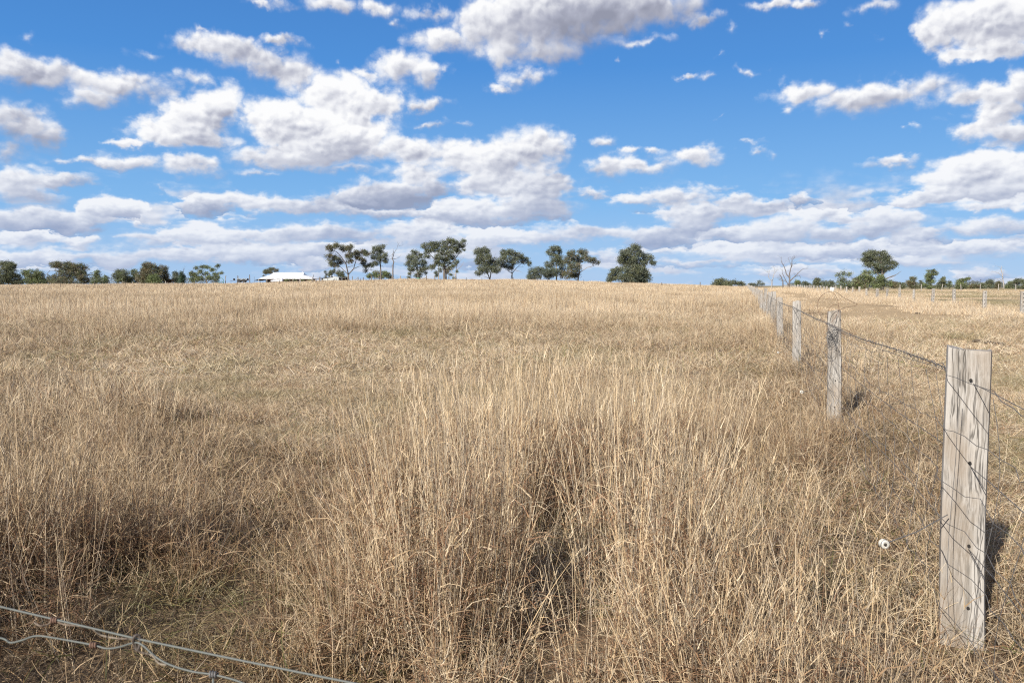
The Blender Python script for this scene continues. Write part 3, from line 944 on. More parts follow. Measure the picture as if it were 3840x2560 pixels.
def tree(name, label, cat, view, base, depth, limbs=(), blobs=(), r=.25, pal=(OLIVE,), seed=0, bark='bark', dens=1.0, leaf=.24, group=None, droop=.5, twigs=True):
    """limbs and leaf masses are measured on the photograph and set out in depth round the trunk"""
    rnd = random.Random(seed * 101 + 7)
    k = depth / FX
    bx, by = view.p(*base)
    b = at(bx, by, depth)
    z0 = gz(b.x, b.y) - .12
    root = Vector((b.x, b.y, z0))
    o = empty(name, root)
    mb = MB()
    skel = [(root, 0.0, root)]                     # point on the picture plane, depth offset
    def place(x, y, off):
        px_, py_ = view.p(x, y)
        w = at(px_, py_, depth)
        return Vector((w.x, w.y + off, max(w.z, z0)))
    def nearest(x, y):
        px_, py_ = view.p(x, y)
        w = at(px_, py_, depth)
        return min(skel, key=lambda s: (s[0] - w).length)
    rr = r
    first = True
    for L in limbs:
        pts, r0, r1 = L
        if first:
            pts = [tuple(base)] + [q for q in pts if tuple(q) != tuple(base)] if tuple(pts[0]) != tuple(base) else pts
        near = nearest(*pts[0])
        side = 0.0 if first else rnd.uniform(-.55, .55)
        off0 = near[1]
        world = []
        for i, q in enumerate(pts):
            run = math.hypot(q[0] - pts[0][0], q[1] - pts[0][1]) / view.s * k
            off = off0 + side * run
            w = place(q[0], q[1], off)
            if i == 0:
                w = root if first else near[2]
            world.append((w, off))
        path = limb_mesh(mb, [w for w, _ in world], r0 * rr, r1 * rr, rnd)
        for j, w in enumerate(path):
            off = world[0][1] + (world[-1][1] - world[0][1]) * j / max(1, len(path) - 1)
            skel.append((Vector((w.x, depth, w.z)), off, w))
        first = False
    if not limbs:
        top = root + Vector((0, 0, .6))
        mb.tube([root, top], [.12, .08], 5)
        skel.append((Vector((top.x, depth, top.z)), 0, top))
    # leaf masses
    V, F, C = [], [], []
    for (x, y, rx, ry) in blobs:
        px_, py_ = view.p(x, y)
        w = at(px_, py_, depth)
        ax, az_ = 1.06 * rx / view.s * k, 1.06 * ry / view.s * k
        near = min(skel, key=lambda s: (s[0] - Vector((w.x, depth, w.z))).length)
        c = Vector((w.x, depth + near[1] + rnd.uniform(-.8, .8) * ax, w.z))
        if limbs and twigs and (near[2] - c).length > .5:
            m_ = near[2].lerp(c, .5) + Vector((0, 0, rnd.uniform(-.1, .3) * az_))
            limb_mesh(mb, [near[2], m_, c], .16 * rr + .02, .02, rnd, .12, 2)
        area = math.pi * ax * az_
        nclump = max(6, int(area * 6.2 * dens + 5))
        for _ in range(nclump):
            while True:
                d = Vector((rnd.uniform(-1, 1), rnd.uniform(-1, 1), rnd.uniform(-1, 1)))
                if d.length <= 1: break
            d = d * (.55 + .45 * d.length) / max(d.length, .3) * rnd.uniform(.55, 1.0) if d.length > .01 else d
            cc = c + Vector((d.x * ax, d.y * ax, d.z * az_))
            pc = rnd.choice(rnd.choice(pal))
            kk = rnd.uniform(1.0, 1.9)
            rad = rnd.uniform(.28, .55) * min(1.0, .5 + .4 * ax)
            if limbs and twigs and rnd.random() < .35:
                mb.tube([c.lerp(cc, -.1), c.lerp(cc, .55) + Vector((0, 0, .08)), cc], [.035, .022, .010], 4, False)
            for _ in range(int(26 * (rad / .4) ** 2) + 7):
                q = cc + Vector((rnd.gauss(0, rad * .72), rnd.gauss(0, rad * .72), rnd.gauss(0, rad * .58)))
                if q.z < z0 + .05: q.z = z0 + rnd.uniform(.05, .3)
                s = leaf * rnd.uniform(.6, 1.3)
                ph = rnd.uniform(0, 6.283)
                th = rnd.gauss(-droop, .7)
                a = Vector((math.cos(ph) * math.cos(th), math.sin(ph) * math.cos(th), math.sin(th)))
                bb = a.cross(Vector((rnd.gauss(0, 1), rnd.gauss(0, 1), rnd.gauss(0, 1))))
                bb = bb.normalized() * s * .32 if bb.length > .01 else Vector((0, s * .32, 0))
                n = len(V)
                V += [tuple(q - a * s * .5), tuple(q + bb), tuple(q + a * s * .5), tuple(q - bb)]
                F.append((n, n + 1, n + 2, n + 3))
                v = kk * rnd.uniform(.8, 1.2)
                C += [(pc[0] * v, pc[1] * v, pc[2] * v, 1)] * 4
    off = -root
    mb.v = [(x + off.x, y + off.y, z + off.z) for x, y, z in mb.v]
    mb.build('trunk', M[bark], o, True)
    if V:
        me = bpy.data.meshes.new('crown')
        me.from_pydata([(x + off.x, y + off.y, z + off.z) for x, y, z in V], [], F)
        ca = me.color_attributes.new('tint', 'FLOAT_COLOR', 'POINT')
        ca.data.foreach_set('color', np.array(C, np.float32).reshape(-1))
        me.materials.append(M['leaf'])
        link('crown', me, o)
    tag(o, label, cat, group)
    return o

def dead_tree(name, label, view, base, depth, limbs, r, seed, bark='deadwood', twig=9):
    """bare limbs with short snapped twigs"""
    rnd = random.Random(seed)
    bx, by = view.p(*base)
    b = at(bx, by, depth)
    root = Vector((b.x, b.y, gz(b.x, b.y) - .1))
    o = empty(name, root)
    mb = MB()
    pts_all = []
    for (pts, r0, r1) in limbs:
        side = rnd.uniform(-.4, .4)
        wpts = []
        for q in pts:
            run = math.hypot(q[0] - base[0], q[1] - base[1]) / view.s * depth / FX
            px_, py_ = view.p(*q)
            w = at(px_, py_, depth)
            if tuple(q) == tuple(base): w = root.copy()
            wpts.append(Vector((w.x, w.y + side * run * .4, max(w.z, root.z))) - root)
        if pts_all:
            near = min(pts_all, key=lambda s: (s - wpts[0]).length)
            if (near - wpts[0]).length < 1.2: wpts[0] = near
        path = limb_mesh(mb, wpts, r0 * r, r1 * r, rnd, .10, 3)
        pts_all += path
        for _ in range(twig):
            i = rnd.randrange(len(path) // 3, len(path))
            s = path[i]
            d = Vector((rnd.uniform(-1, 1), rnd.uniform(-1, 1), rnd.uniform(-.1, 1.1))).normalized()
            l = rnd.uniform(.4, 1.5)
            limb_mesh(mb, [s, s + d * l * .5 + Vector((0, 0, .1)), s + d * l + Vector((rnd.uniform(-.2, .2), 0, rnd.uniform(0, .3)))], r * .10, .012, rnd, .2, 2)
    t = mb.build('trunk', M[bark], o, True)
    tag(o, label, 'dead tree')
    return o

def build_trees():
    D = 270
    # --- gums on the rise
    tree('gum_tree', 'forked gum tree with a broad flat crown just right of the white roofed house', 'tree', Z1, (780, 1090), D,
         [([(780, 1090), (780, 950)], 1.25, 1.0), ([(780, 950), (745, 680), (640, 480), (530, 340), (430, 300)], .75, .16), ([(745, 690), (740, 560), (720, 400), (760, 250)], .5, .12),
          ([(770, 950), (690, 860), (580, 740), (450, 690)], .5, .14), ([(795, 945), (920, 790), (960, 620), (1010, 480), (1150, 400)], .7, .14), ([(920, 790), (1060, 730), (1170, 700)], .4, .12), ([(775, 800), (850, 730), (950, 710)], .4, .12)],
         [(360, 230, 120, 100), (530, 180, 120, 85), (700, 240, 110, 100), (850, 220, 110, 90), (310, 450, 100, 70), (480, 500, 130, 80), (300, 600, 90, 100), (420, 690, 150, 70), (560, 600, 100, 80), (850, 420, 130, 120), (1000, 350, 120, 90),
          (1180, 330, 110, 80), (1280, 380, 80, 90), (1060, 490, 120, 80), (850, 590, 110, 60), (1180, 540, 80, 40)], r=.30, pal=(OLIVE, OLIVE, BRONZE), seed=1)
    tree('gum_tree', 'slim tall gum with one long low limb reaching left, beside a bare dead trunk', 'tree', Z1, (1685, 1080), D + 4,
         [([(1685, 1080), (1675, 800), (1660, 560), (1680, 380), (1650, 250)], 1.1, .2), ([(1675, 880), (1500, 840), (1350, 810), (1250, 730)], .45, .12), ([(1690, 710), (1725, 720), (1760, 735)], .25, .1), ([(1660, 560), (1560, 450), (1500, 300)], .4, .1), ([(1670, 480), (1760, 400), (1760, 220)], .4, .1)],
         [(1520, 230, 85, 80), (1640, 220, 90, 85), (1750, 190, 65, 75), (1480, 360, 75, 75), (1620, 350, 115, 100), (1810, 430, 90, 80), (1500, 480, 90, 70), (1640, 510, 100, 90), (1800, 550, 95, 80), (1560, 640, 100, 60), (1420, 690, 100, 60), (1290, 720, 110, 60), (1220, 620, 90, 60), (1240, 840, 60, 55)],
         r=.26, pal=(OLIVE, BLUEGUM), seed=2)
    dead_tree('dead_tree', 'tall thin bare dead trunk standing between two leafy gums', Z1, (2022, 1068), D,
              [([(2022, 1068), (2015, 680), (2010, 450), (2030, 300)], 1.2, .45), ([(2010, 450), (2060, 330), (2110, 250), (2160, 130), (2140, 50)], .4, .1), ([(2160, 160), (2250, 150)], .15, .06), ([(2015, 545), (1950, 515)], .3, .1), ([(1990, 520), (1940, 430)], .2, .06),
               ([(2025, 560), (2100, 510), (2185, 470)], .4, .12), ([(2010, 690), (1970, 725), (1930, 748)], .25, .1)], .22, 3, 'deadwood_dark', 3)
    tree('shrub', 'round olive shrub behind the slim gum trunk and bare dead trunk', 'shrub', Z1, (1640, 1082), D + 30, [([(1640, 1082), (1640, 1000)], .6, .3)],
         [(1400, 985, 110, 60), (1560, 920, 110, 80), (1780, 910, 120, 80), (1880, 970, 100, 80), (1650, 1000, 180, 70), (1330, 1010, 60, 45), (1920, 1020, 70, 50)], r=.2, pal=(OLIVE, FRESH), seed=4, droop=0)
    tree('gum_tree', 'low spreading grey green tree growing behind the pale shed', 'tree', Z1, (520, 1085), D + 90, [([(520, 1085), (500, 980), (480, 900)], .8, .3), ([(515, 1050), (400, 960), (300, 900)], .5, .2)],
         [(300, 900, 85, 80), (370, 850, 50, 50), (500, 890, 80, 75), (620, 930, 80, 75), (680, 1030, 70, 40), (260, 960, 60, 50), (560, 980, 90, 50)], r=.2, pal=(OLIVE, BLUEGUM), seed=5)
    tree('gum_sapling', 'thin sparse sapling at the left end of the pale shed', 'tree', Z1, (175, 1085), D + 80, [([(175, 1085), (165, 980), (155, 880)], .5, .15)], [(155, 890, 38, 45), (170, 960, 35, 40), (140, 1010, 25, 25)], r=.13, seed=6, dens=.7, pal=(BLUEGUM,))
    tree('gum_tree', 'rounded bushy gum leaning its foliage low, left of the tallest tree', 'tree', Z2, (640, 1300), D - 5,
         [([(640, 1300), (640, 1150), (620, 950), (580, 700)], 1.0, .25), ([(630, 1180), (530, 1130), (450, 1000)], .4, .12), ([(640, 1130), (760, 1010), (800, 880)], .5, .12), ([(625, 1000), (480, 850), (420, 720)], .4, .1)],
         [(560, 565, 105, 70), (390, 690, 80, 80), (560, 700, 150, 100), (720, 640, 70, 85), (390, 860, 110, 110), (590, 870, 150, 110), (780, 840, 110, 90), (450, 1020, 110, 90), (700, 1050, 140, 100), (850, 1000, 90, 80), (640, 1190, 120, 80), (860, 1120, 45, 55), (380, 1250, 45, 45), (400, 1140, 50, 50)],
         r=.24, pal=(BLUEGUM, OLIVE), seed=7)
    tree('gum_tree', 'tallest gum of the group with a big spreading crown and straight trunk', 'tree', Z2, (1372, 1405), D - 35,
         [([(1372, 1405), (1372, 1150), (1370, 900)], 1.3, .9), ([(1370, 920), (1200, 850), (1060, 700), (960, 560)], .55, .12), ([(1385, 950), (1600, 820), (1740, 600), (1850, 450)], .6, .12), ([(1370, 900), (1390, 650), (1450, 400)], .7, .14), ([(1380, 780), (1280, 600), (1150, 430)], .5, .12)],
         [(850, 390, 100, 90), (1000, 330, 115, 80), (1150, 340, 110, 90), (1100, 470, 140, 100), (950, 500, 110, 75), (1330, 290, 90, 75), (1500, 220, 110, 90), (1650, 280, 100, 85), (1850, 230, 85, 80), (1810, 360, 130, 80), (1620, 420, 140, 110), (1400, 420, 140, 110), (1280, 560, 140, 100), (1500, 580, 140, 100), (1720, 520, 90, 80),
          (1200, 700, 140, 90), (1400, 740, 150, 90), (1580, 690, 100, 70), (1150, 850, 100, 75), (1300, 900, 110, 60), (1480, 840, 80, 50), (900, 690, 100, 60), (1020, 980, 75, 80), (880, 590, 60, 40), (1890, 480, 45, 40)],
         r=.34, pal=(OLIVE, OLIVE, BLUEGUM), seed=8)
    tree('gum_tree', 'pale trunked gum half hidden behind the tallest tree', 'tree', Z2, (1222, 1320), D + 10, [([(1222, 1320), (1205, 1080), (1200, 860)], .9, .4), ([(1210, 1150), (1130, 1050), (1080, 980)], .3, .1)],
         [(1140, 1130, 55, 70), (1050, 960, 75, 70), (1150, 1200, 45, 45), (1260, 1050, 70, 60)], r=.24, bark='bark_pale', pal=(BLUEGUM, OLIVE), seed=9)
    tree('gum_tree', 'dark trunked gum close behind the tallest tree on its right', 'tree', Z2, (1432, 1340), D + 14, [([(1432, 1340), (1420, 1180), (1450, 1000)], .9, .4)], [(1440, 1080, 85, 65), (1510, 1000, 70, 60), (1380, 1000, 60, 50)], r=.24, pal=(BRONZE, OLIVE), seed=10)
    tree('gum_tree', 'half dead gum with bare curved limbs at the right edge of the group', 'tree', Z2, (1692, 1355), D + 2,
         [([(1692, 1355), (1690, 1150), (1695, 1000), (1700, 840)], 1.0, .3), ([(1680, 1250), (1570, 1080), (1540, 900)], .5, .15), ([(1700, 1050), (1840, 940), (1915, 800)], .4, .1), ([(1710, 1060), (1800, 1010)], .3, .12), ([(1700, 900), (1800, 800), (1900, 700), (1930, 610)], .25, .06), ([(1790, 800), (1820, 700)], .12, .05)],
         [(1700, 810, 70, 70), (1640, 910, 80, 75), (1570, 970, 55, 60), (1730, 1090, 45, 35), (1540, 1180, 55, 35), (1630, 1290, 55, 40)], r=.22, bark='bark_pale', pal=(BLUEGUM, OLIVE), seed=11, twigs=False)
    tree('gum_tree', 'upright gum with dead twigs on its right shoulder, first right of the group', 'tree', V3, (338, 468), D + 8,
         [([(338, 468), (325, 430), (290, 330), (260, 220)], .9, .2), ([(338, 468), (345, 400), (370, 320), (360, 260)], .7, .2), ([(345, 300), (375, 260), (395, 215)], .2, .05), ([(375, 260), (410, 260)], .15, .05), ([(310, 460), (270, 425)], .3, .1)],
         [(230, 205, 45, 40), (280, 190, 45, 30), (310, 215, 30, 30), (255, 250, 50, 40), (235, 290, 45, 40), (310, 300, 60, 45), (390, 300, 42, 50), (285, 360, 65, 45), (350, 365, 50, 35), (235, 400, 35, 28), (395, 370, 45, 38), (320, 260, 40, 30)], r=.26, pal=(OLIVE, BLUEGUM), seed=12)
    tree('gum_tree', 'single stemmed gum with a wide spreading crown sloping down to its right', 'tree', V3, (540, 470), D + 12,
         [([(540, 470), (540, 405)], 1.1, .8), ([(540, 410), (490, 370), (450, 330)], .5, .12), ([(540, 405), (575, 360), (640, 300), (700, 305)], .5, .1), ([(545, 405), (530, 300), (500, 220)], .5, .12), ([(560, 375), (600, 380), (635, 400)], .25, .06), ([(600, 340), (650, 345)], .2, .06)],
         [(470, 215, 48, 40), (530, 215, 50, 36), (600, 245, 55, 35), (655, 285, 50, 35), (700, 310, 26, 24), (465, 285, 45, 42), (555, 285, 65, 40), (520, 340, 45, 32), (445, 335, 38, 28)], r=.26, pal=(OLIVE, BLUEGUM), seed=13)
    tree('shrub', 'rounded grey shrub at the foot of the tall pale gum', 'shrub', V3, (800, 472), D + 5, [([(800, 472), (800, 430)], .6, .3), ([(830, 465), (880, 420)], .3, .1)],
         [(735, 390, 50, 42), (790, 380, 60, 36), (850, 395, 55, 38), (760, 435, 80, 30), (870, 430, 45, 30), (700, 430, 28, 28)], r=.2, pal=(BLUEGUM,), seed=14, droop=0)
    tree('gum_tree', 'tall narrow gum with a small top crown above the rounded grey shrub', 'tree', V3, (950, 470), D + 6,
         [([(950, 470), (948, 380), (945, 280), (930, 190)], 1.0, .25), ([(947, 330), (900, 310), (880, 300)], .35, .1)],
         [(930, 175, 55, 26), (895, 215, 50, 32), (970, 200, 30, 34), (945, 265, 65, 42), (885, 325, 50, 40), (985, 310, 50, 48), (915, 395, 55, 45), (1000, 390, 45, 55)], r=.26, bark='bark_pale', pal=(OLIVE, BLUEGUM), seed=15)
    tree('gum_tree', 'leaning pale gum with a limb stretched far to the right', 'tree', V3, (1145, 475), D,
         [([(1145, 475), (1150, 420), (1165, 385)], 1.0, .7), ([(1160, 390), (1230, 350), (1290, 335), (1340, 308)], .5, .1), ([(1160, 390), (1160, 300), (1190, 220)], .6, .15), ([(1150, 420), (1090, 380), (1070, 300)], .4, .12), ([(1060, 470), (1090, 430)], .4, .2)],
         [(1080, 225, 42, 36), (1190, 215, 55, 36), (1055, 285, 50, 45), (1140, 275, 55, 48), (1220, 265, 42, 34), (1275, 285, 45, 30), (1330, 305, 22, 18), (1100, 350, 70, 55), (1060, 415, 60, 40), (1120, 415, 45, 40)], r=.27, bark='bark_pale', pal=(OLIVE, BLUEGUM, BRONZE), seed=16)
    tree('gum_tree', 'large dense dark tree leafy to the ground, standing alone right of centre', 'tree', V3, (1650, 505), D - 25,
         [([(1650, 505), (1650, 400), (1650, 300), (1670, 190)], 1.3, .25), ([(1650, 420), (1560, 340), (1530, 260)], .6, .15), ([(1650, 380), (1750, 320), (1850, 300)], .6, .12), ([(1650, 460), (1500, 420), (1450, 450)], .4, .12), ([(1660, 460), (1760, 440)], .4, .12)],
         [(1670, 170, 50, 34), (1620, 205, 55, 40), (1550, 225, 42, 38), (1700, 225, 55, 40), (1790, 255, 52, 34), (1840, 305, 36, 24), (1600, 290, 95, 65), (1710, 310, 85, 55), (1535, 280, 40, 35), (1500, 380, 55, 42), (1620, 380, 105, 65), (1720, 390, 80, 60), (1470, 430, 50, 45), (1600, 450, 120, 50), (1750, 450, 75, 55), (1440, 465, 32, 26), (1680, 490, 110, 25)],
         r=.34, pal=(OLIVE, BLUEGUM), seed=17, dens=1.15)
    # --- belt on the left
    LD = 300
    tree('dense_tree', 'dark dense tree cut by the left edge of the picture', 'tree', V1, (75, 470), LD, [([(75, 470), (80, 400), (70, 300)], 1, .3)],
         [(30, 280, 70, 45), (95, 290, 50, 50), (60, 350, 100, 60), (100, 400, 85, 55), (0, 420, 110, 50), (140, 440, 60, 30)], r=.3, pal=(OLIVE,), seed=20)
    tree('dense_tree', 'olive bushy tree in the gap between two dark trees at far left', 'tree', V1, (300, 465), LD + 20, [([(300, 465), (300, 400)], .8, .4)],
         [(220, 350, 40, 30), (290, 370, 70, 55), (370, 370, 50, 50), (250, 420, 70, 40), (340, 430, 100, 35), (400, 420, 40, 30)], r=.25, pal=(FRESH, OLIVE), seed=21)
    tree('dense_tree', 'wide dark tree with open branches on its left, in the left belt', 'tree', V1, (620, 463), LD - 10, [([(620, 463), (610, 400), (560, 330), (500, 290)], 1, .2), ([(610, 400), (700, 340)], .6, .2), ([(560, 340), (480, 330)], .3, .1), ([(480, 410), (410, 405)], .25, .08)],
         [(510, 275, 55, 35), (590, 290, 90, 45), (700, 310, 90, 55), (620, 360, 130, 60), (755, 375, 60, 50), (640, 430, 150, 38), (500, 400, 50, 40), (770, 420, 50, 35)], r=.3, pal=(OLIVE, OLIVE, BRONZE), seed=22)
    tree('gum_sapling', 'small pale young tree standing up from low scrub in the left belt', 'tree', V1, (890, 460), LD + 10, [([(890, 460), (892, 380)], .6, .2)], [(893, 350, 28, 25), (885, 385, 35, 30), (850, 425, 45, 32), (935, 425, 55, 32), (960, 395, 25, 22)], r=.16, pal=(BLUEGUM, FRESH), seed=23)
    tree('dense_tree', 'grey green many stemmed tree left of the dome shaped tree', 'tree', V1, (1130, 460), LD + 15, [([(1130, 460), (1120, 360)], .7, .3), ([(1130, 450), (1200, 410), (1230, 350)], .5, .2), ([(1130, 450), (1070, 420), (1055, 370)], .5, .2)],
         [(1050, 375, 36, 40), (1110, 345, 45, 38), (1165, 370, 50, 50), (1235, 355, 35, 50), (1100, 415, 80, 40), (1200, 420, 70, 40)], r=.24, pal=(BLUEGUM, FRESH, OLIVE), seed=24)
    tree('dense_tree', 'dark dome shaped tree, the densest of the left belt', 'tree', V1, (1400, 458), LD - 5, [([(1400, 458), (1400, 380), (1390, 300)], 1, .3)],
         [(1390, 290, 65, 38), (1325, 330, 52, 42), (1470, 325, 62, 48), (1400, 360, 120, 60), (1310, 400, 50, 45), (1500, 380, 42, 45), (1400, 415, 130, 42)], r=.3, pal=(OLIVE, BRONZE), seed=25, dens=1.2)
    tree('shrub', 'bright green shrub in front of the dome shaped tree', 'shrub', V1, (1430, 462), LD - 20, [([(1430, 462), (1430, 430)], .5, .3)], [(1425, 395, 48, 36), (1450, 430, 50, 32), (1400, 430, 40, 30)], r=.16, pal=(FRESH,), seed=26, droop=0)
    tree('shrub', 'rusty orange shrub between the dome shaped tree and a dark conifer', 'shrub', V1, (1545, 455), LD, [([(1545, 455), (1545, 430)], .4, .3)], [(1540, 420, 35, 26), (1575, 430, 28, 22)], r=.14, pal=([(.20, .12, .05), (.15, .10, .05)],), seed=27, droop=0)
    tree('gum_sapling', 'pale leafy sapling beside the small dark conifer', 'tree', V1, (1610, 455), LD + 5, [([(1610, 455), (1608, 370)], .6, .2)], [(1605, 360, 30, 26), (1615, 395, 32, 28), (1610, 425, 32, 25)], r=.16, pal=(BLUEGUM,), seed=28)
    tree('conifer', 'small dark green conifer with pointed top in the left belt', 'tree', V1, (1668, 452), LD - 8, [([(1668, 452), (1668, 350)], .6, .15)], [(1667, 355, 18, 18), (1665, 385, 28, 26), (1668, 420, 34, 30)], r=.16, pal=([(.03, .05, .025), (.035, .055, .03)],), seed=29, dens=1.6, droop=-.2)
    dead_tree('dead_tree', 'thin forked dead stems rising behind the small conifer', V1, (1695, 450), LD + 8, [([(1695, 450), (1690, 340), (1680, 300)], .8, .1), ([(1690, 345), (1700, 300)], .4, .1)], .14, 30, 'deadwood_dark', 3)
    tree('open_tree', 'open fan shaped tree with leaf tufts at its branch ends, left of the house', 'tree', V1, (1900, 440), LD - 10,
         [([(1900, 440), (1895, 420)], .9, .8), ([(1895, 425), (1830, 360), (1790, 310)], .5, .1), ([(1895, 425), (1870, 340), (1860, 300)], .5, .1), ([(1900, 425), (1930, 340), (1940, 300)], .5, .1), ([(1900, 425), (1970, 360), (1995, 295)], .5, .1), ([(1905, 430), (1990, 380), (2050, 350)], .5, .1), ([(1895, 430), (1810, 400), (1760, 380)], .5, .1)],
         [(1785, 305, 26, 16), (1850, 295, 30, 15), (1900, 300, 26, 14), (1995, 288, 26, 15), (1830, 335, 30, 16), (1945, 322, 30, 16), (2045, 350, 24, 14), (1880, 360, 32, 18), (1975, 360, 30, 16), (2010, 385, 26, 16), (1780, 370, 36, 22), (1740, 360, 30, 26), (1760, 410, 45, 26), (1990, 410, 30, 18), (1840, 400, 40, 24), (1930, 395, 36, 20)],
         r=.2, pal=(FRESH, OLIVE), seed=31, twigs=False)
    tree('gum_tree', 'dark tree top showing above the left end of the white roof', 'tree', V2, (530, 400), 385, [([(530, 400), (530, 340)], .8, .3)], [(480, 345, 22, 22), (520, 325, 35, 20), (545, 315, 25, 14), (580, 330, 20, 16), (530, 345, 50, 14), (462, 380, 10, 6)], r=.25, pal=(BRONZE, OLIVE), seed=32)
    # --- right side
    RD = 225
    tree('shrub', 'broad low dark thicket at the far end of the near fence', 'shrub', V4, (560, 675), RD + 30, [([(560, 675), (560, 640)], .5, .3)],
         [(445, 610, 65, 38), (520, 600, 50, 34), (590, 625, 50, 40), (680, 625, 45, 32), (740, 635, 50, 25), (420, 650, 50, 22), (560, 650, 90, 22), (790, 650, 25, 15), (500, 645, 80, 26)], r=.2, pal=(OLIVE,), seed=40, droop=0, dens=1.2)
    tree('shrub', 'flat dark bush just right of the fence end', 'shrub', V4, (880, 672), RD + 60, [([(880, 672), (880, 650)], .4, .3)], [(870, 648, 40, 20), (915, 650, 30, 18)], r=.2, pal=(OLIVE,), seed=41, droop=0)
    tree('gum_sapling', 'scraggly half bare small tree between the fence end and pale dead tree', 'tree', V4, (1000, 672), RD + 50, [([(1000, 672), (990, 620), (960, 590)], .5, .1), ([(1000, 650), (1050, 630)], .3, .1)], [(990, 615, 30, 22), (960, 645, 35, 20), (1040, 640, 36, 20)], r=.16, pal=(BLUEGUM,), seed=42, dens=.6)
    dead_tree('dead_tree', 'smaller silvery dead tree with a crooked fork beyond the lane', V4, (1157, 672), RD,
              [([(1157, 672), (1155, 600)], 1.2, .9), ([(1155, 605), (1115, 550), (1125, 490), (1080, 470), (1040, 435)], .6, .12), ([(1155, 600), (1180, 510), (1215, 465), (1240, 450)], .7, .12), ([(1190, 500), (1190, 440), (1165, 400)], .4, .1), ([(1125, 490), (1135, 450)], .3, .1)], .15, 43, 'deadwood', 5)
    dead_tree('dead_tree', 'big many stemmed dead tree, tallest bare one beyond the lane', V4, (1382, 645), RD + 5,
              [([(1382, 645), (1385, 560), (1390, 480), (1405, 400), (1420, 290)], 1.3, .2), ([(1375, 580), (1345, 500), (1325, 420), (1290, 355), (1285, 280)], .9, .12), ([(1390, 480), (1430, 370), (1480, 380)], .5, .1), ([(1405, 400), (1370, 300)], .35, .08),
               ([(1360, 640), (1330, 590), (1285, 500), (1275, 430)], .7, .1), ([(1340, 620), (1290, 580), (1235, 560)], .45, .1), ([(1395, 610), (1450, 545), (1490, 500), (1560, 440), (1630, 437)], .9, .1), ([(1450, 545), (1530, 535), (1540, 570)], .4, .08), ([(1420, 330), (1465, 290)], .25, .06)], .19, 44, 'deadwood_dark', 6)
    dead_tree('dead_tree', 'short leaning dead stump left of the many stemmed dead tree', V4, (1302, 665), RD + 2, [([(1302, 665), (1298, 600), (1270, 540), (1250, 510)], 1, .2), ([(1298, 610), (1240, 580)], .5, .1)], .2, 45, 'deadwood_dark', 3)
    tree('dense_tree', 'large full crowned gum rising above scrub on the right', 'tree', V5, (512, 628), RD,
         [([(512, 628), (515, 520), (512, 420), (500, 300)], 1.3, .3), ([(515, 500), (420, 400), (330, 330)], .6, .12), ([(530, 520), (600, 480), (660, 450), (715, 405)], .5, .08), ([(515, 450), (580, 400), (680, 330), (750, 320)], .55, .1), ([(560, 500), (650, 475), (705, 460)], .25, .06), ([(330, 395), (280, 380)], .2, .06)],
         [(320, 195, 75, 40), (430, 165, 85, 38), (540, 180, 60, 50), (290, 255, 50, 40), (410, 255, 105, 75), (540, 270, 80, 75), (620, 240, 50, 50), (340, 320, 70, 36), (460, 345, 85, 50), (660, 290, 50, 40), (730, 320, 36, 32), (630, 360, 55, 30), (540, 390, 70, 45), (450, 400, 50, 30)],
         r=.36, pal=(OLIVE, BLUEGUM), seed=46, dens=1.1)
    tree('dense_tree', 'olive round topped tree in the scrub left of the full crowned gum', 'tree', V5, (335, 620), RD - 20, [([(335, 620), (335, 500), (330, 430)], .8, .3)], [(330, 425, 58, 36), (290, 480, 50, 40), (350, 500, 75, 50), (330, 560, 95, 45), (420, 540, 50, 50)], r=.24, pal=(OLIVE, FRESH), seed=47)
    tree('shrub', 'dark green scrub mass at the foot of the full crowned gum', 'shrub', V5, (500, 625), RD - 25, [([(500, 625), (500, 560)], .6, .3)], [(460, 500, 55, 50), (520, 500, 50, 55), (500, 570, 90, 45), (590, 560, 50, 42), (430, 590, 50, 30)], r=.2, pal=(FRESH, OLIVE), seed=48, droop=0)
    tree('dense_tree', 'ragged tree with brownish foliage in the scrub beside the white sign', 'tree', V5, (210, 630), RD - 30, [([(210, 630), (220, 520)], .7, .3)], [(230, 480, 45, 34), (190, 520, 50, 40), (250, 550, 60, 50), (150, 560, 50, 42), (180, 600, 70, 30), (270, 600, 50, 30)], r=.22, pal=(BRONZE, FRESH, OLIVE), seed=49)
    tree('gum_sapling', 'slender tree with pale thin stem right behind the white sign', 'tree', V4, (2106, 745), 175, [([(2106, 745), (2103, 640), (2095, 520)], .55, .15), ([(2103, 620), (2150, 540)], .25, .08), ([(2103, 640), (2040, 560)], .25, .08)],
         [(2030, 520, 40, 26), (2085, 500, 40, 26), (2140, 520, 45, 28), (2060, 570, 55, 30), (2040, 620, 50, 35), (2110, 620, 60, 40), (2170, 640, 45, 35), (2030, 680, 40, 35), (2080, 690, 55, 40), (2160, 690, 60, 30)], r=.14, bark='bark_pale', pal=(BLUEGUM, FRESH), seed=50, leaf=.2)
    tree('shrub', 'dead reddish brown shrub beside the right hand fence posts', 'shrub', Z4, (1540, 690), 150, [([(1540, 690), (1540, 640)], .4, .2)], [(1500, 620, 70, 50), (1600, 640, 60, 50), (1450, 660, 50, 35)], r=.1, pal=([(.16, .085, .06), (.12, .07, .05)],), seed=51, dens=1.5, leaf=.14, droop=0, twigs=False)
    dead_tree('dead_tree', 'pale dead tree with two level limbs near the right edge', V5, (2092, 640), 330, [([(2092, 640), (2088, 500), (2085, 400), (2085, 325)], 1.2, .2), ([(2080, 490), (2010, 425), (1960, 415), (1905, 408)], .5, .1), ([(2075, 545), (2040, 510), (1970, 498), (1870, 498)], .5, .1), ([(2085, 440), (2060, 350), (2000, 340)], .3, .08), ([(2088, 480), (2110, 375)], .3, .08)], .2, 52, 'deadwood', 5)
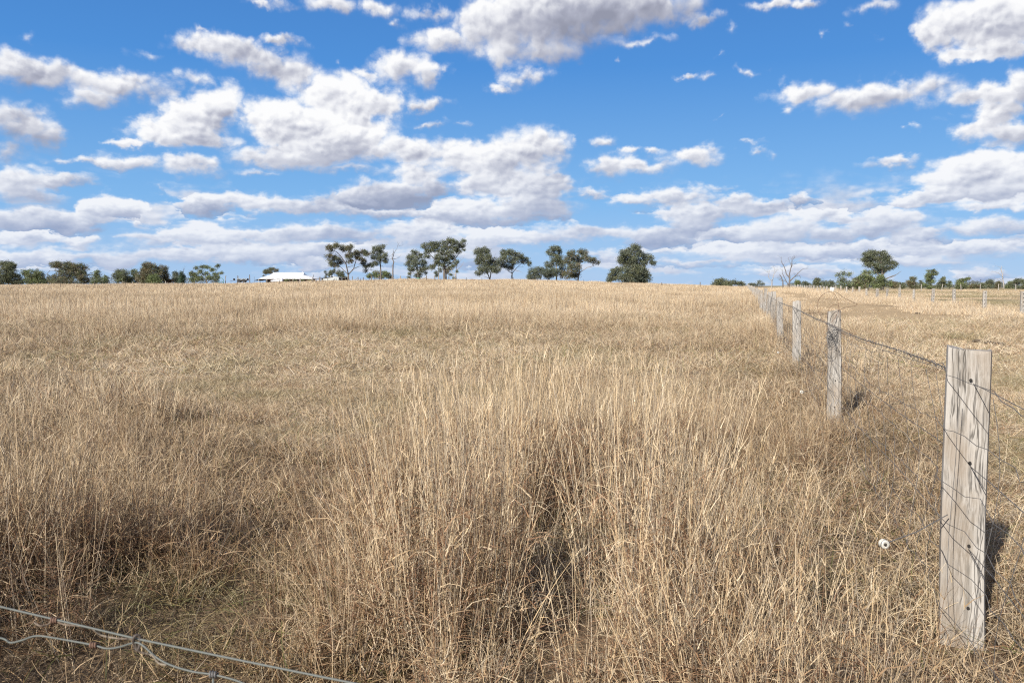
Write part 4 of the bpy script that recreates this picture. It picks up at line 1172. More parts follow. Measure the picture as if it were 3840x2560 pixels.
    # far belt beyond the right paddock, one by one
    FAR = [  # view, base x, y, depth, masses, words
        (V4, 1495, 660, 300, [(1490, 608, 38, 20), (1500, 630, 40, 24)], 'small round tree just right of the many stemmed dead tree'),
        (V4, 1605, 660, 340, [(1600, 622, 40, 18), (1620, 642, 45, 18)], 'low scrub tree behind the fence posts right of the dead trees'),
        (V4, 1745, 665, 300, [(1740, 590, 45, 28), (1720, 620, 45, 26), (1760, 640, 50, 24)], 'pale wispy topped tree behind the right hand fence posts'),
        (V4, 1860, 680, 310, [(1855, 625, 35, 18), (1865, 650, 40, 24)], 'small dark tree second to the left of the white sign'),
        (V4, 1930, 685, 300, [(1925, 610, 34, 16), (1945, 635, 32, 24), (1915, 660, 40, 22)], 'small flat topped tree next to the white sign'),
        (V5, 655, 625, 330, [(670, 560, 45, 22), (650, 585, 55, 25), (715, 565, 30, 24), (690, 600, 50, 22)], 'grey green low tree just right of the full crowned gum'),
        (V5, 770, 625, 310, [(765, 570, 36, 26), (770, 600, 45, 24)], 'small dark tree with rounded top, second right of the full crowned gum'),
        (V5, 930, 635, 300, [(925, 500, 40, 25), (915, 540, 60, 35), (930, 580, 65, 35), (960, 610, 60, 24)], 'bushy feathery tree a little left of the thin open tree'),
        (V5, 1015, 630, 335, [(1012, 540, 24, 24), (1010, 575, 32, 30), (1020, 605, 36, 24)], 'narrow grey tree filling the gap beside the thin open tree'),
        (V5, 1150, 645, 270, [(1110, 400, 22, 14), (1160, 405, 40, 20), (1190, 440, 44, 24), (1100, 450, 46, 24), (1150, 480, 60, 28), (1090, 500, 30, 20), (1140, 530, 60, 30), (1110, 580, 60, 30), (1150, 615, 60, 25)], 'thin open tree, tallest green one right of the full crowned gum'),
        (V5, 1290, 635, 300, [(1310, 500, 32, 24), (1280, 530, 45, 30), (1300, 575, 60, 36), (1270, 610, 55, 26)], 'dark knobbly tree just right of the thin open tree'),
        (V5, 1385, 635, 320, [(1385, 555, 30, 24), (1380, 590, 30, 24)], 'small round headed tree right of the knobbly tree'),
        (V5, 1545, 645, 290, [(1600, 505, 45, 20), (1560, 530, 60, 30), (1510, 555, 45, 30), (1550, 590, 70, 36), (1540, 620, 60, 26)], 'dark rounded tree standing apart in the far right belt'),
        (V5, 1690, 645, 330, [(1690, 590, 45, 20), (1720, 600, 60, 30), (1650, 615, 50, 24)], 'low olive tree right of the rounded tree standing apart'),
        (V5, 1830, 645, 330, [(1800, 580, 40, 24), (1850, 590, 50, 30), (1790, 615, 60, 24)], 'low tree with pale gaps left of the dead tree with level limbs'),
        (V5, 1915, 645, 320, [(1890, 535, 45, 20), (1930, 560, 55, 28), (1900, 595, 60, 34)], 'rounded green tree just left of the dead tree with level limbs'),
        (V5, 2020, 645, 325, [(2030, 560, 42, 28), (2020, 600, 55, 34)], 'dark tree under the level limbs of the pale dead tree'),
        (V5, 2190, 645, 330, [(2190, 560, 40, 24), (2160, 600, 45, 26), (2210, 610, 50, 26)], 'grey tree just right of the dead tree with level limbs'),
        (V5, 2270, 645, 310, [(2260, 520, 50, 20), (2300, 545, 50, 30), (2240, 570, 55, 34), (2280, 610, 70, 30)], 'dense tree second from the right edge of the far belt'),
        (V5, 2350, 645, 300, [(2340, 530, 30, 24), (2360, 570, 50, 40), (2350, 610, 50, 30)], 'dark tree cut by the right edge of the picture'),
    ]
    for i, (v, x, y, d, bl, words) in enumerate(FAR):
        top = min(b[1] for b in bl)
        tree('far_tree', words, 'tree', v, (x, y), d, [([(x, y), (x, (y + top) / 2), (x, top)], .8, .15)], bl, r=.2, pal=random.Random(i).choice([(OLIVE,), (BLUEGUM, OLIVE), (OLIVE, BRONZE), (FRESH, OLIVE)]), seed=60 + i, group='trees of the far right belt', leaf=.26)
    # distant bush line closing the horizon on both sides
    rnd = random.Random(5)
    V, F, C = [], [], []
    for i in range(26000):
        side = rnd.random()
        px_ = rnd.uniform(2950, 4300) if side < .58 else rnd.uniform(-500, 840)
        d = rnd.uniform(430, 560)
        b = at(px_, 1071, d)
        z0 = gz(b.x, b.y) - .3
        hmax = (3.6 + 2.4 * (math.sin(px_ * .021) + math.sin(px_ * .057 + 1)) * .5 + rnd.gauss(0, .5)) * (.72 if side < .58 else 1.35)
        q = Vector((b.x, b.y, z0 + max(.2, hmax) * rnd.random() ** .7))
        s = rnd.uniform(.35, .8)
        a = Vector((rnd.gauss(0, 1), rnd.gauss(0, 1), rnd.gauss(0, .7))).normalized() * s * .6
        bb = a.cross(Vector((rnd.gauss(0, 1), rnd.gauss(0, 1), rnd.gauss(0, 1)))).normalized() * s * .4
        n = len(V)
        V += [tuple(q - a), tuple(q + bb), tuple(q + a), tuple(q - bb)]
        F.append((n, n + 1, n + 2, n + 3))
        c = rnd.choice([(.10, .115, .10), (.12, .13, .11), (.09, .10, .09)])  # lighter, greyer leaf colours: distance haze painted into the tint
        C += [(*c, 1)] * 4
    me = bpy.data.meshes.new('distant_bushland')
    me.from_pydata(V, [], F)
    ca = me.color_attributes.new('tint', 'FLOAT_COLOR', 'POINT')
    ca.data.foreach_set('color', np.array(C, np.float32).reshape(-1))
    me.materials.append(M['leaf'])
    tag(link('distant_bushland', me), 'grey green line of distant bushland along the horizon, haze painted into its colour', 'bushland', kind='stuff')
# ------------------------------------------------------------------ fences
FDIR = Vector((.280, 1.0, 0)).normalized()
FYAW = -math.atan2(FDIR.x, FDIR.y)

def post_mesh(name, w, t, h, seed, mat, lean=0.0, taper=.06):
    """split timber post, broad face towards -Y, foot 0.3 m in the soil"""
    rnd = random.Random(seed)
    nx, nt, rings = 7, 3, 16
    prof = []
    for i in range(nx): prof.append((-.5 + i / (nx - 1), -.5))
    for i in range(1, nt): prof.append((.5, -.5 + i / nt))
    for i in range(nx): prof.append((.5 - i / (nx - 1), .5))
    for i in range(1, nt): prof.append((-.5, .5 - i / nt))
    n = len(prof)
    groove = [rnd.uniform(-.05, .04) for _ in range(n)]
    vs, fs = [], []
    ph1, ph2 = rnd.uniform(0, 6), rnd.uniform(0, 6)
    for k in range(rings):
        z = -.3 + (h + .3) * k / (rings - 1)
        f = 1 - taper * max(0, z) / h
        bow = .010 * math.sin(z * 2.6 + ph1)
        for i, (a, b) in enumerate(prof):
            cx = 1 - .07 * (abs(a) > .45) * (abs(b) > .45)
            g = 1 + groove[i] + .012 * math.sin(z * 7 + ph2 + i)
            x = a * w * f * cx * (1 + .02 * math.sin(z * 3.3 + ph2)) + bow + lean * z
            y = b * t * g * cx
            zz = z
            if k == rings - 1:
                zz = z + (.012 * math.sin(a * 5 + ph1) + rnd.uniform(-.004, .004)) - .003 * a
            vs.append((x, y, zz))
    for k in range(rings - 1):
        for i in range(n):
            j = (i + 1) % n
            fs.append((k * n + i, k * n + j, (k + 1) * n + j, (k + 1) * n + i))
    fs.append(tuple((rings - 1) * n + i for i in range(n)))
    me = bpy.data.meshes.new(name)
    me.from_pydata(vs, [], fs)
    me.materials.append(mat)
    me.update()
    return me

def wire_path(fx, y0, y1, h, step, sag, rnd, jit=.006, side=0.0):
    pts = []
    y = y0
    while y <= y1 + 1e-6:
        x = fx(y) + side + rnd.gauss(0, jit)
        # sag between posts, posts every 5.7 m
        t = ((y - 3.28) / 5.47) % 1.0
        pts.append((x, y, gz(x, y) + h - sag * 4 * t * (1 - t) + rnd.gauss(0, jit)))
        y += step
    return pts

POST1 = [(3631, 3.25, 1.20), (3127, 8.72, 1.22), (2990, 14.4, 1.20), (2926, 20.2, 1.20)]

def build_near_fence():
    rnd = random.Random(3)
    f = empty('post_and_wire_fence', (fence_x(3.28), 3.28, gz(fence_x(3.28), 3.28)))
    tag(f, 'weathered grey split post fence with netting running from the closest post to the horizon', 'fence')
    org = f.location.copy()
    variants = [post_mesh('post', .145 + .02 * rnd.random(), .085, 1.2, 50 + i, M['post_pale' if i % 3 else 'post']) for i in range(6)]
    ydist = [3.25, 8.72, 14.4, 20.2]
    while ydist[-1] < 200:
        ydist.append(ydist[-1] + rnd.uniform(5.2, 6.1))
    hole = MB(); vs, fs = lathe([(.0056, -.002), (.0062, .002)], 10); hole.add([(x, -z, y) for x, y, z in vs], fs)
    hole_me = hole.mesh('wire_hole', M['hole'])
    for i, y in enumerate(ydist):
        x = fence_x(y) + rnd.uniform(-.03, .03)
        if i == 0:
            me = post_mesh('post', .170, .10, 1.19, 11, M['post'], lean=-.022, taper=.09); x = 1.825
        elif i == 1:
            x += .085
            me = post_mesh('post', .150, .10, 1.21, 12, M['post'], lean=-.01, taper=.14)
        elif i == 2:
            me = post_mesh('post', .150, .09, 1.19, 13, M['post_pale'], taper=.08)
        else:
            me = variants[i % 6]
        p = link('post', me, f, Vector((x, y, gz(x, y))) - org, FYAW + (rnd.uniform(-.25, .2) if i > 2 else (-.20, -.08, -.06)[i]))
        if i > 2:
            p.rotation_euler[1] = rnd.uniform(-.035, .035); p.rotation_euler[0] = rnd.uniform(-.03, .03)
            p.scale[2] = rnd.uniform(.94, 1.10)
        if i == 0: p['label'] = 'broad pale grey split timber post closest to the camera'
        if i < 7:
            for hz in ((1.075, .75, .42, .17) if i == 0 else (1.02, .80, .48, .2)):
                link('wire_hole', hole_me, p, (.012 + (-.022 * hz if i == 0 else 0), -(.058 if i == 0 else .056), hz))
    # netting: six line wires, kinked at each stay
    hs = (1.085, .885, .700, .530, .380, .200)
    stays = np.arange(-.6, 30, .305)
    for j, h in enumerate(hs):
        pts = []
        y = -2.4
        while y < 62:
            side = -.062 - .050 * math.exp(-((y - 3.22) / .22) ** 2)
            x = fence_x(y) + side + rnd.gauss(0, .008)
            t = ((y - 3.28) / 5.47) % 1.0
            dip = (.05 if j else .03) * 4 * t * (1 - t) + .03 * math.sin(y * 1.3 + j * 2)
            z = gz(x, y) + h - dip * (1 if y > 3.3 else .5)
            pts.append((x, y, z + rnd.gauss(0, .007)))
            y += .11 if y < 12 else .4
        pts = [tuple(Vector(p) - org) for p in pts]
        MB().tube(pts, .0013, 4).build('line_wire', M['wire'], f)
    for s in stays:
        pts = []
        ox = rnd.gauss(0, .03); k = rnd.uniform(-.12, .12); k2 = rnd.uniform(-.1, .1)
        for h in np.linspace(1.085, .20, 12):
            y = s + k * math.sin((1.085 - h) * 5) + k2 * (1.085 - h)
            x = fence_x(y) - .066 + .030 * math.sin(h * 6 + s) - .052 * math.exp(-((y - 3.22) / .22) ** 2)
            t = ((y - 3.28) / 5.47) % 1.0
            pts.append((x, y, gz(x, y) + h - .045 * 4 * t * (1 - t)))
        MB().tube([tuple(Vector(p) - org) for p in pts], .0011, 4).build('stay_wire', M['wire'], f)
    # wires through the posts
    for h in (1.075, .75, .42):
        pts = wire_path(fence_x, -2.5, 190, h - .01, .9, .02, rnd, .003)
        MB().tube([tuple(Vector(p) - org) for p in pts], .0016, 4).build('plain_wire', M['wire'], f)
    # barbed top wire: two strands and barbs
    for strand in (0, math.pi):
        pts = []
        y = 3.30
        while y < 30:
            a = y * 60 + strand
            t = ((y - 3.28) / 5.47) % 1.0
            x = fence_x(y) - .06
            pts.append((x + .003 * math.cos(a), y, gz(x, y) + 1.10 - .012 * 4 * t * (1 - t) + .003 * math.sin(a)))
            y += .035 if y < 12 else .2
        MB().tube([tuple(Vector(p) - org) for p in pts], .0016, 4).build('barbed_strand', M['wire'], f)
    y = 3.4
    while y < 22:
        t = ((y - 3.28) / 5.47) % 1.0
        x = fence_x(y) - .06
        c = Vector((x, y, gz(x, y) + 1.10 - .012 * 4 * t * (1 - t))) - org
        mb = MB()
        for q in range(2):
            a = rnd.uniform(0, 3.14)
            d = Vector((math.cos(a), .3, math.sin(a))).normalized() * .017
            mb.tube([c - d, c + d], [.0012, .0012], 4)
        mb.build('barb', M['wire'], f)
        y += .115
    # tangled tie wire on the second post
    mb = MB()
    x2, y2 = fence_x(8.72), 8.72
    c = Vector((x2 - .0, y2 - .065, gz(x2, y2))) - org
    pts = []
    for i in range(70):
        a = i * .9
        pts.append(c + Vector((.07 * math.cos(a) + rnd.gauss(0, .012), -.006 - .05 * abs(math.sin(a * .5)) * rnd.random(), 1.0 - .12 * (i / 70) + .045 * math.sin(a * 1.3) + rnd.gauss(0, .012))))
    mb.tube(pts, .0017, 4)
    loop = [c + Vector((.065 * math.cos(a) - .01, -.02, .80 + .085 * math.sin(a))) for a in np.linspace(0, 6.2, 18)]
    mb.tube(loop, .0016, 4)
    mb.build('tie_wire', M['wire'], f)
    # loose wire coil springing from the second post
    pv = View(2700, 1050, 2.063)
    def px_pts(lst, d):
        out = []
        for i, (a, b) in enumerate(lst):
            q = at(*pv.p(a, b), d)
            out.append(q)
        return out
    def smooth(pts, n=5):
        out = []
        P = [pts[0]] + pts + [pts[-1]]
        for i in range(1, len(P) - 2):
            for k in range(n):
                t = k / n
                a, b, c_, d = P[i - 1], P[i], P[i + 1], P[i + 2]
                out.append(.5 * ((2 * b) + (c_ - a) * t + (2 * a - 5 * b + 4 * c_ - d) * t * t + (3 * b - a - 3 * c_ + d) * t ** 3))
        out.append(pts[-1])
        return out
    cr = empty('wire_coil', at(*pv.p(860, 330), 8.62))
    co = cr.location
    for nm, lst, dd in (('large_loop', [(850, 380), (822, 330), (785, 265), (775, 205), (792, 145), (835, 105), (885, 92), (920, 120), (938, 180), (930, 235), (905, 280), (860, 330)], .10),
                        ('long_loop', [(885, 92), (940, 102), (1000, 132), (1060, 155), (1120, 178), (1155, 194), (1120, 207), (1050, 214), (985, 232), (930, 256), (890, 300)], .30),
                        ('small_loop', [(828, 300), (832, 240), (850, 203), (882, 189), (910, 203), (920, 240), (915, 290)], -.03),
                        ('stray_end', [(860, 345), (940, 372), (1000, 395), (1046, 425), (1010, 432), (950, 410), (890, 370)], .05)):
        pts = px_pts(lst, 8.60)
        n = len(pts)
        pts = [p + Vector((0, dd * math.sin(math.pi * i / (n - 1)), 0)) for i, p in enumerate(pts)]
        MB().tube([p - co for p in smooth(pts)], .0022, 5).build(nm, M['rust'], cr)
    tag(cr, 'loose coil of rusty wire springing above the second post of the near fence', 'wire coil')
    # strut at the far end
    return f

def build_insulators():
    words = ('round white insulator on a bent wire left of the closest post', 'round white insulator on a wire left of the second post', 'small round white insulator left of the third post, furthest of the three')
    for i, (px_, py_, d, post_y) in enumerate(((3315, 2038, 3.02, 3.25), (3006, 1469, 8.45, 8.72), (2918, 1321, 14.1, 14.4))):
        c = at(px_, py_, d)
        o = empty('fence_insulator', c)
        face = (Vector((0, 0, EYE)) - c); face.z = 0
        yaw = math.atan2(face.y, face.x) + (.45 if i == 0 else .2)
        vs, fs = lathe([(.004, -.012), (.016, -.012), (.0172, -.008), (.011, -.004), (.011, .004), (.0172, .008), (.016, .012), (.006, .013), (.005, .008)], 16)
        mb = MB(); mb.add([(z, x, y) for x, y, z in vs], fs)
        mb.build('bobbin', M['ceramic'], o, True, rz=yaw)
        mb = MB(); vs, fs = lathe([(.0055, .0125), (.0056, .0145)], 10); mb.add([(z, x, y) for x, y, z in vs], fs)
        mb.build('bore', M['hole'], o, rz=yaw)
        tgt = Vector((fence_x(post_y) - (.10 if i == 0 else .08), post_y - .05, c.z + (.06 if i == 0 else .03))) - c
        mid = tgt * .5 + Vector((0, 0, -.012))
        MB().tube([(0, 0, 0), mid, tgt], .002, 5).build('support_wire', M['wire'], o)
        tag(o, words[i], 'insulator', 'insulators along the near fence')

def build_right_fence():
    rnd = random.Random(9)
    y0 = 38.6
    f = empty('paddock_fence', (fence2_x(y0), y0, gz(fence2_x(y0), y0)))
    org = f.location.copy()
    tag(f, 'pale timber post fence with plain wires along the far side of the worn lane', 'fence')
    var = [post_mesh('post', .19 + .05 * rnd.random(), .14, 1.22, 80 + i, M['post_pale']) for i in range(6)]
    hole = MB(); vs, fs = lathe([(.022, -.002), (.024, .002)], 8); hole.add([(x, -z, y) for x, y, z in vs], fs)
    hole_me = hole.mesh('wire_hole', M['hole'])
    y = y0 - 12.4
    i = 0
    while y < 285:
        x = fence2_x(y) + rnd.uniform(-.06, .06)
        p = link('post', var[i % 6], f, Vector((x, y, gz(x, y))) - org, FYAW + rnd.uniform(-.3, .3))
        p.rotation_euler[1] = rnd.gauss(0, .02); p.rotation_euler[0] = rnd.gauss(0, .02)
        p.scale = (rnd.uniform(.85, 1.1), 1, rnd.uniform(.94, 1.07))
        if y < 90:
            for hz in (1.12, .92, .72, .52, .32):
                link('wire_hole', hole_me, p, (0, -.079, hz))
        y += 6.15 + rnd.uniform(-.3, .3)
        i += 1
    for h in (1.12, .92, .72, .52, .32):
        pts = wire_path(fence2_x, y0 - 14, 285, h, 2.0, .02, rnd, .01)
        MB().tube([tuple(Vector(p) - org) for p in pts], .003, 4).build('line_wire', M['wire'], f)
    # white sign on this fence
    ys = 119.5
    x = fence2_x(ys) - .02
    s = empty('fence_sign', (x - .45, ys - .25, gz(x, ys)))
    c = Vector((0, 0, .78))
    MB().box(c, (.60, .012, .60)).build('panel', M['sign'], s)
    for k in range(5):
        MB().box(c + Vector((rnd.uniform(-.03, .03), -.0085, .20 - .095 * k)), (.46 - .05 * (k % 2), .003, .035)).build('print_line', M['sign_ink'], s)
    MB().box(c + Vector((.16, -.0085, -.245)), (.11, .003, .05)).build('print_block', M['dark_sheet'], s)
    for sx in (-.24, .24):
        MB().tube([(sx, .012, -.2), (sx, .012, 1.05)], .016, 6).build('picket', M['steel'], s)
    s.rotation_euler[2] = -.2
    tag(s, 'white square sign with faint lines of print fixed on the lane fence', 'sign')
    # thin cross fence beyond
    f3 = empty('cross_fence', at(3050, 1071, 185).xy.to_3d())
    f3.location.z = gz(f3.location.x, f3.location.y)
    o3 = f3.location.copy()
    A, B = at(*V5.p(1020, 600), 190), at(*V5.p(2020, 600), 205)
    for k in range(7):
        t = k / 4 - .25
        q = A.lerp(B, t); q.z = gz(q.x, q.y)
        p = link('post', var[k % 6], f3, q - o3, rnd.uniform(-.5, .5)); p.rotation_euler[1] = rnd.gauss(0, .06); p.scale = (.8, .8, 1.35)
    for h in (1.0, .6):
        pts = []
        for k in range(30):
            q = A.lerp(B, -.25 + 1.5 * k / 29); pts.append(Vector((q.x, q.y, gz(q.x, q.y) + h)) - o3)
        MB().tube(pts, .004, 4).build('line_wire', M['wire'], f3)
    tag(f3, 'sparse leaning post fence crossing the paddock in front of the far right trees', 'fence')

def build_far_fences():
    rnd = random.Random(21)
    # steel pickets across the rise
    f = empty('picket_fence', (at(1500, 1071, 186).x, 186, gz(at(1500, 1071, 186).x, 186)))
    o = f.location.copy()
    tag(f, 'line of thin dark steel pickets crossing the pale field below the house and gums', 'fence')
    xs = [V1.p(v, 0)[0] for v in (555, 870, 1155, 1424, 1675, 1787, 1960)] + [V2.p(v, 0)[0] for v in (222, 428, 605, 780, 948, 1100, 1237, 1353, 1440, 1570, 1688, 1785, 1960, 2090)] + [V3.p(v, 0)[0] for v in (120, 262, 553, 867, 1197, 1545)]
    prev = []
    for x_ in xs:
        d = 186 + .008 * (x_ - 1500)
        b = at(x_, 1071, d); z = gz(b.x, b.y)
        mb = MB().box((0, 0, .62), (.075, .06, 1.42)).box((0, .035, .62), (.02, .05, 1.42))
        p = mb.build('picket', M['steel'], f, loc=Vector((b.x, b.y, z)) - o, rz=rnd.uniform(-.4, .4))
        p.rotation_euler[1] = rnd.gauss(0, .03); p.scale[2] = rnd.uniform(.92, 1.1)
        prev.append(Vector((b.x, b.y, z)) - o)
    for h in (1.15, .8, .45):
        MB().tube([q + Vector((0, 0, h)) for q in prev], .004, 4).build('line_wire', M['wire'], f)
    # two stouter timber posts at the right end
    for x_, top, nm in ((V3.p(1915, 0)[0], 1.2, 'a'), (V3.p(2268, 0)[0], 1.5, 'b')):
        b = at(x_, 1071, 190)
        p = link('post', post_mesh('post', .17, .15, top, 5, M['post_dark']), f, Vector((b.x, b.y, gz(b.x, b.y))) - o)
    # timber house-yard fence with stayed posts
    f2 = empty('yard_fence', (at(1550, 1071, 214).x, 214, gz(at(1550, 1071, 214).x, 214)))
    o2 = f2.location.copy()
    tag(f2, 'timber house yard fence with stout posts and diagonal stays in front of the gums', 'fence')
    me = [post_mesh('post', .2, .17, 1.55, 90 + i, M['post_dark' if i < 2 else 'post']) for i in range(3)]
    px_list = [V2.p(735, 0)[0], V2.p(800, 0)[0], V2.p(915, 0)[0], V2.p(980, 0)[0], Z1.p(895, 0)[0], Z1.p(1052, 0)[0], Z1.p(1195, 0)[0], Z1.p(1420, 0)[0], Z1.p(1628, 0)[0], Z1.p(1980, 0)[0], Z1.p(2220, 0)[0], Z2.p(163, 0)[0], Z2.p(878, 0)[0], Z2.p(1100, 0)[0], Z2.p(1495, 0)[0]]
    line = []
    for i, x_ in enumerate(px_list):
        d = 214 if x_ < 1550 else 208
        b = at(x_, 1071, d)
        base = Vector((b.x, b.y, gz(b.x, b.y))) - o2
        p = link('post', me[(1 if i in (4, 6, 7) else (i * 5) % 3)], f2, base, rnd.uniform(-.3, .3))
        p.scale = (rnd.uniform(.5, 1.0) if i in (4, 6, 7) else 1, 1, rnd.uniform(.85, 1.15))
        line.append(base)
        if i in (5, 8, 9, 12):
            sgn = -1 if i != 9 else 1
            MB().tube([base + Vector((sgn * 1.9, 0, .1)), base + Vector((sgn * .1, .02, 1.25))], [.07, .06], 6).build('stay_pole', M['post_pale' if i == 9 else 'post'], f2)
    for h in (1.3, .9, .5):
        MB().tube([q + Vector((0, 0, h)) for q in line], .005, 4).build('line_wire', M['wire'], f2)
    q = at(*Z2.p(700, 1300), 208); q.z = gz(q.x, q.y); q = q - o2
    MB().tube([q + Vector((0, 0, 1.0)), q + Vector((1.5, 0, 1.02))], .05, 6).build('rail', M['post'], f2)
    MB().tube([q + Vector((.05, 0, .95)), q + Vector((.5, 0, 0))], .05, 6).build('stay_pole', M['post_dark'], f2)
    # strainer assembly where the near fence ends
    x, y = fence_x(203), 203
    s = empty('strainer_assembly', (x, y, gz(x, y)))
    link('post', post_mesh('post', .24, .22, 1.35, 4, M['post_pale']), s)
    MB().tube([(-2.6, .1, .15), (-.1, .02, 1.05)], [.07, .06], 6).build('stay_pole', M['post'], s)
    tag(s, 'strainer post with a slanting stay pole at the end of the near fence', 'fence post')

def build_fore_fence():
    """netting right in front of the photographer"""
    f = empty('netting_fence', (-.35, .82, 0))
    o = Vector(f.location)
    tag(f, 'slack galvanised netting and plain top wire close to the camera at bottom left', 'fence')
    def path(lst):
        return [at(px_, py_, d) - o for px_, py_, d in lst]
    top = path([(-1500, 1960, 1.28), (0, 2273, .92), (230, 2327, .90), (515, 2394, .87), (900, 2474, .83), (1330, 2561, .79), (1900, 2670, .74)])
    MB().tube(top, .0012, 8).build('plain_wire', M['wire_fore'], f, True)
    def smooth(pts, n=6):
        out = []
        P = [pts[0]] + pts + [pts[-1]]
        for i in range(1, len(P) - 2):
            a, b, c, d = P[i - 1:i + 3]
            for k in range(n):
                t = k / n
                out.append(.5 * ((2 * b) + (c - a) * t + (2 * a - 5 * b + 4 * c - d) * t * t + (3 * b - a - 3 * c + d) * t ** 3))
        return out + [pts[-1]]
    net = path([(-500, 2290, 1.05), (-150, 2370, .96), (0, 2390, .92), (38, 2408, .915), (80, 2400, .91), (135, 2383, .905), (200, 2390, .90), (345, 2416, .885), (400, 2430, .88), (450, 2424, .875), (505, 2408, .868), (535, 2418, .865), (585, 2462, .86), (640, 2492, .855), (720, 2516, .85), (800, 2528, .845), (880, 2548, .84), (950, 2575, .835), (1100, 2620, .82)])
    MB().tube(smooth(net), .0011, 8).build('netting_wire', M['wire_fore'], f, True)
    # ring clip joining the two
    c = at(513, 2398, .868) - o
    ring = [c + Vector((.0035 * math.cos(a), .0015 * math.sin(a * 2), .0085 * math.sin(a) - .003)) for a in np.linspace(0, 6.5, 22)]
    MB().tube(ring, .0015, 7).build('ring_clip', M['steel'], f, True)
    # knots and hanging stays
    for (px_, py_, d, l) in ((800, 2528, .845, .2), (205, 2325, .902, 0), (352, 2418, .884, 0)):
        c = at(px_, py_, d) - o
        kn = [c + Vector((.004 * (i / 16 - .5) * 2, .0030 * math.cos(i * 1.2), .0030 * math.sin(i * 1.2))) for i in range(17)]
        MB().tube(kn, .0012, 6).build('knot', M['rust' if l == 0 else 'wire'], f, True)
        if l:
            MB().tube([c, c + Vector((-.002, 0, -.05)), c + Vector((.01, .01, -l))], .0013, 6).build('stay_wire', M['wire_fore'], f, True)
    tw = [at(px_, py_, d) - o for px_, py_, d in ((130, 2333, .9), (150, 2345, .895), (180, 2340, .9), (200, 2325, .903), (240, 2340, .897), (290, 2345, .893), (340, 2352, .89), (380, 2380, .885), (440, 2392, .88), (500, 2398, .87), (520, 2440, .866), (570, 2455, .86), (595, 2485, .858), (625, 2492, .855))]
    MB().tube(smooth(tw, 4), .0011, 6).build('dry_tendril', M['post_dark'], f, True)

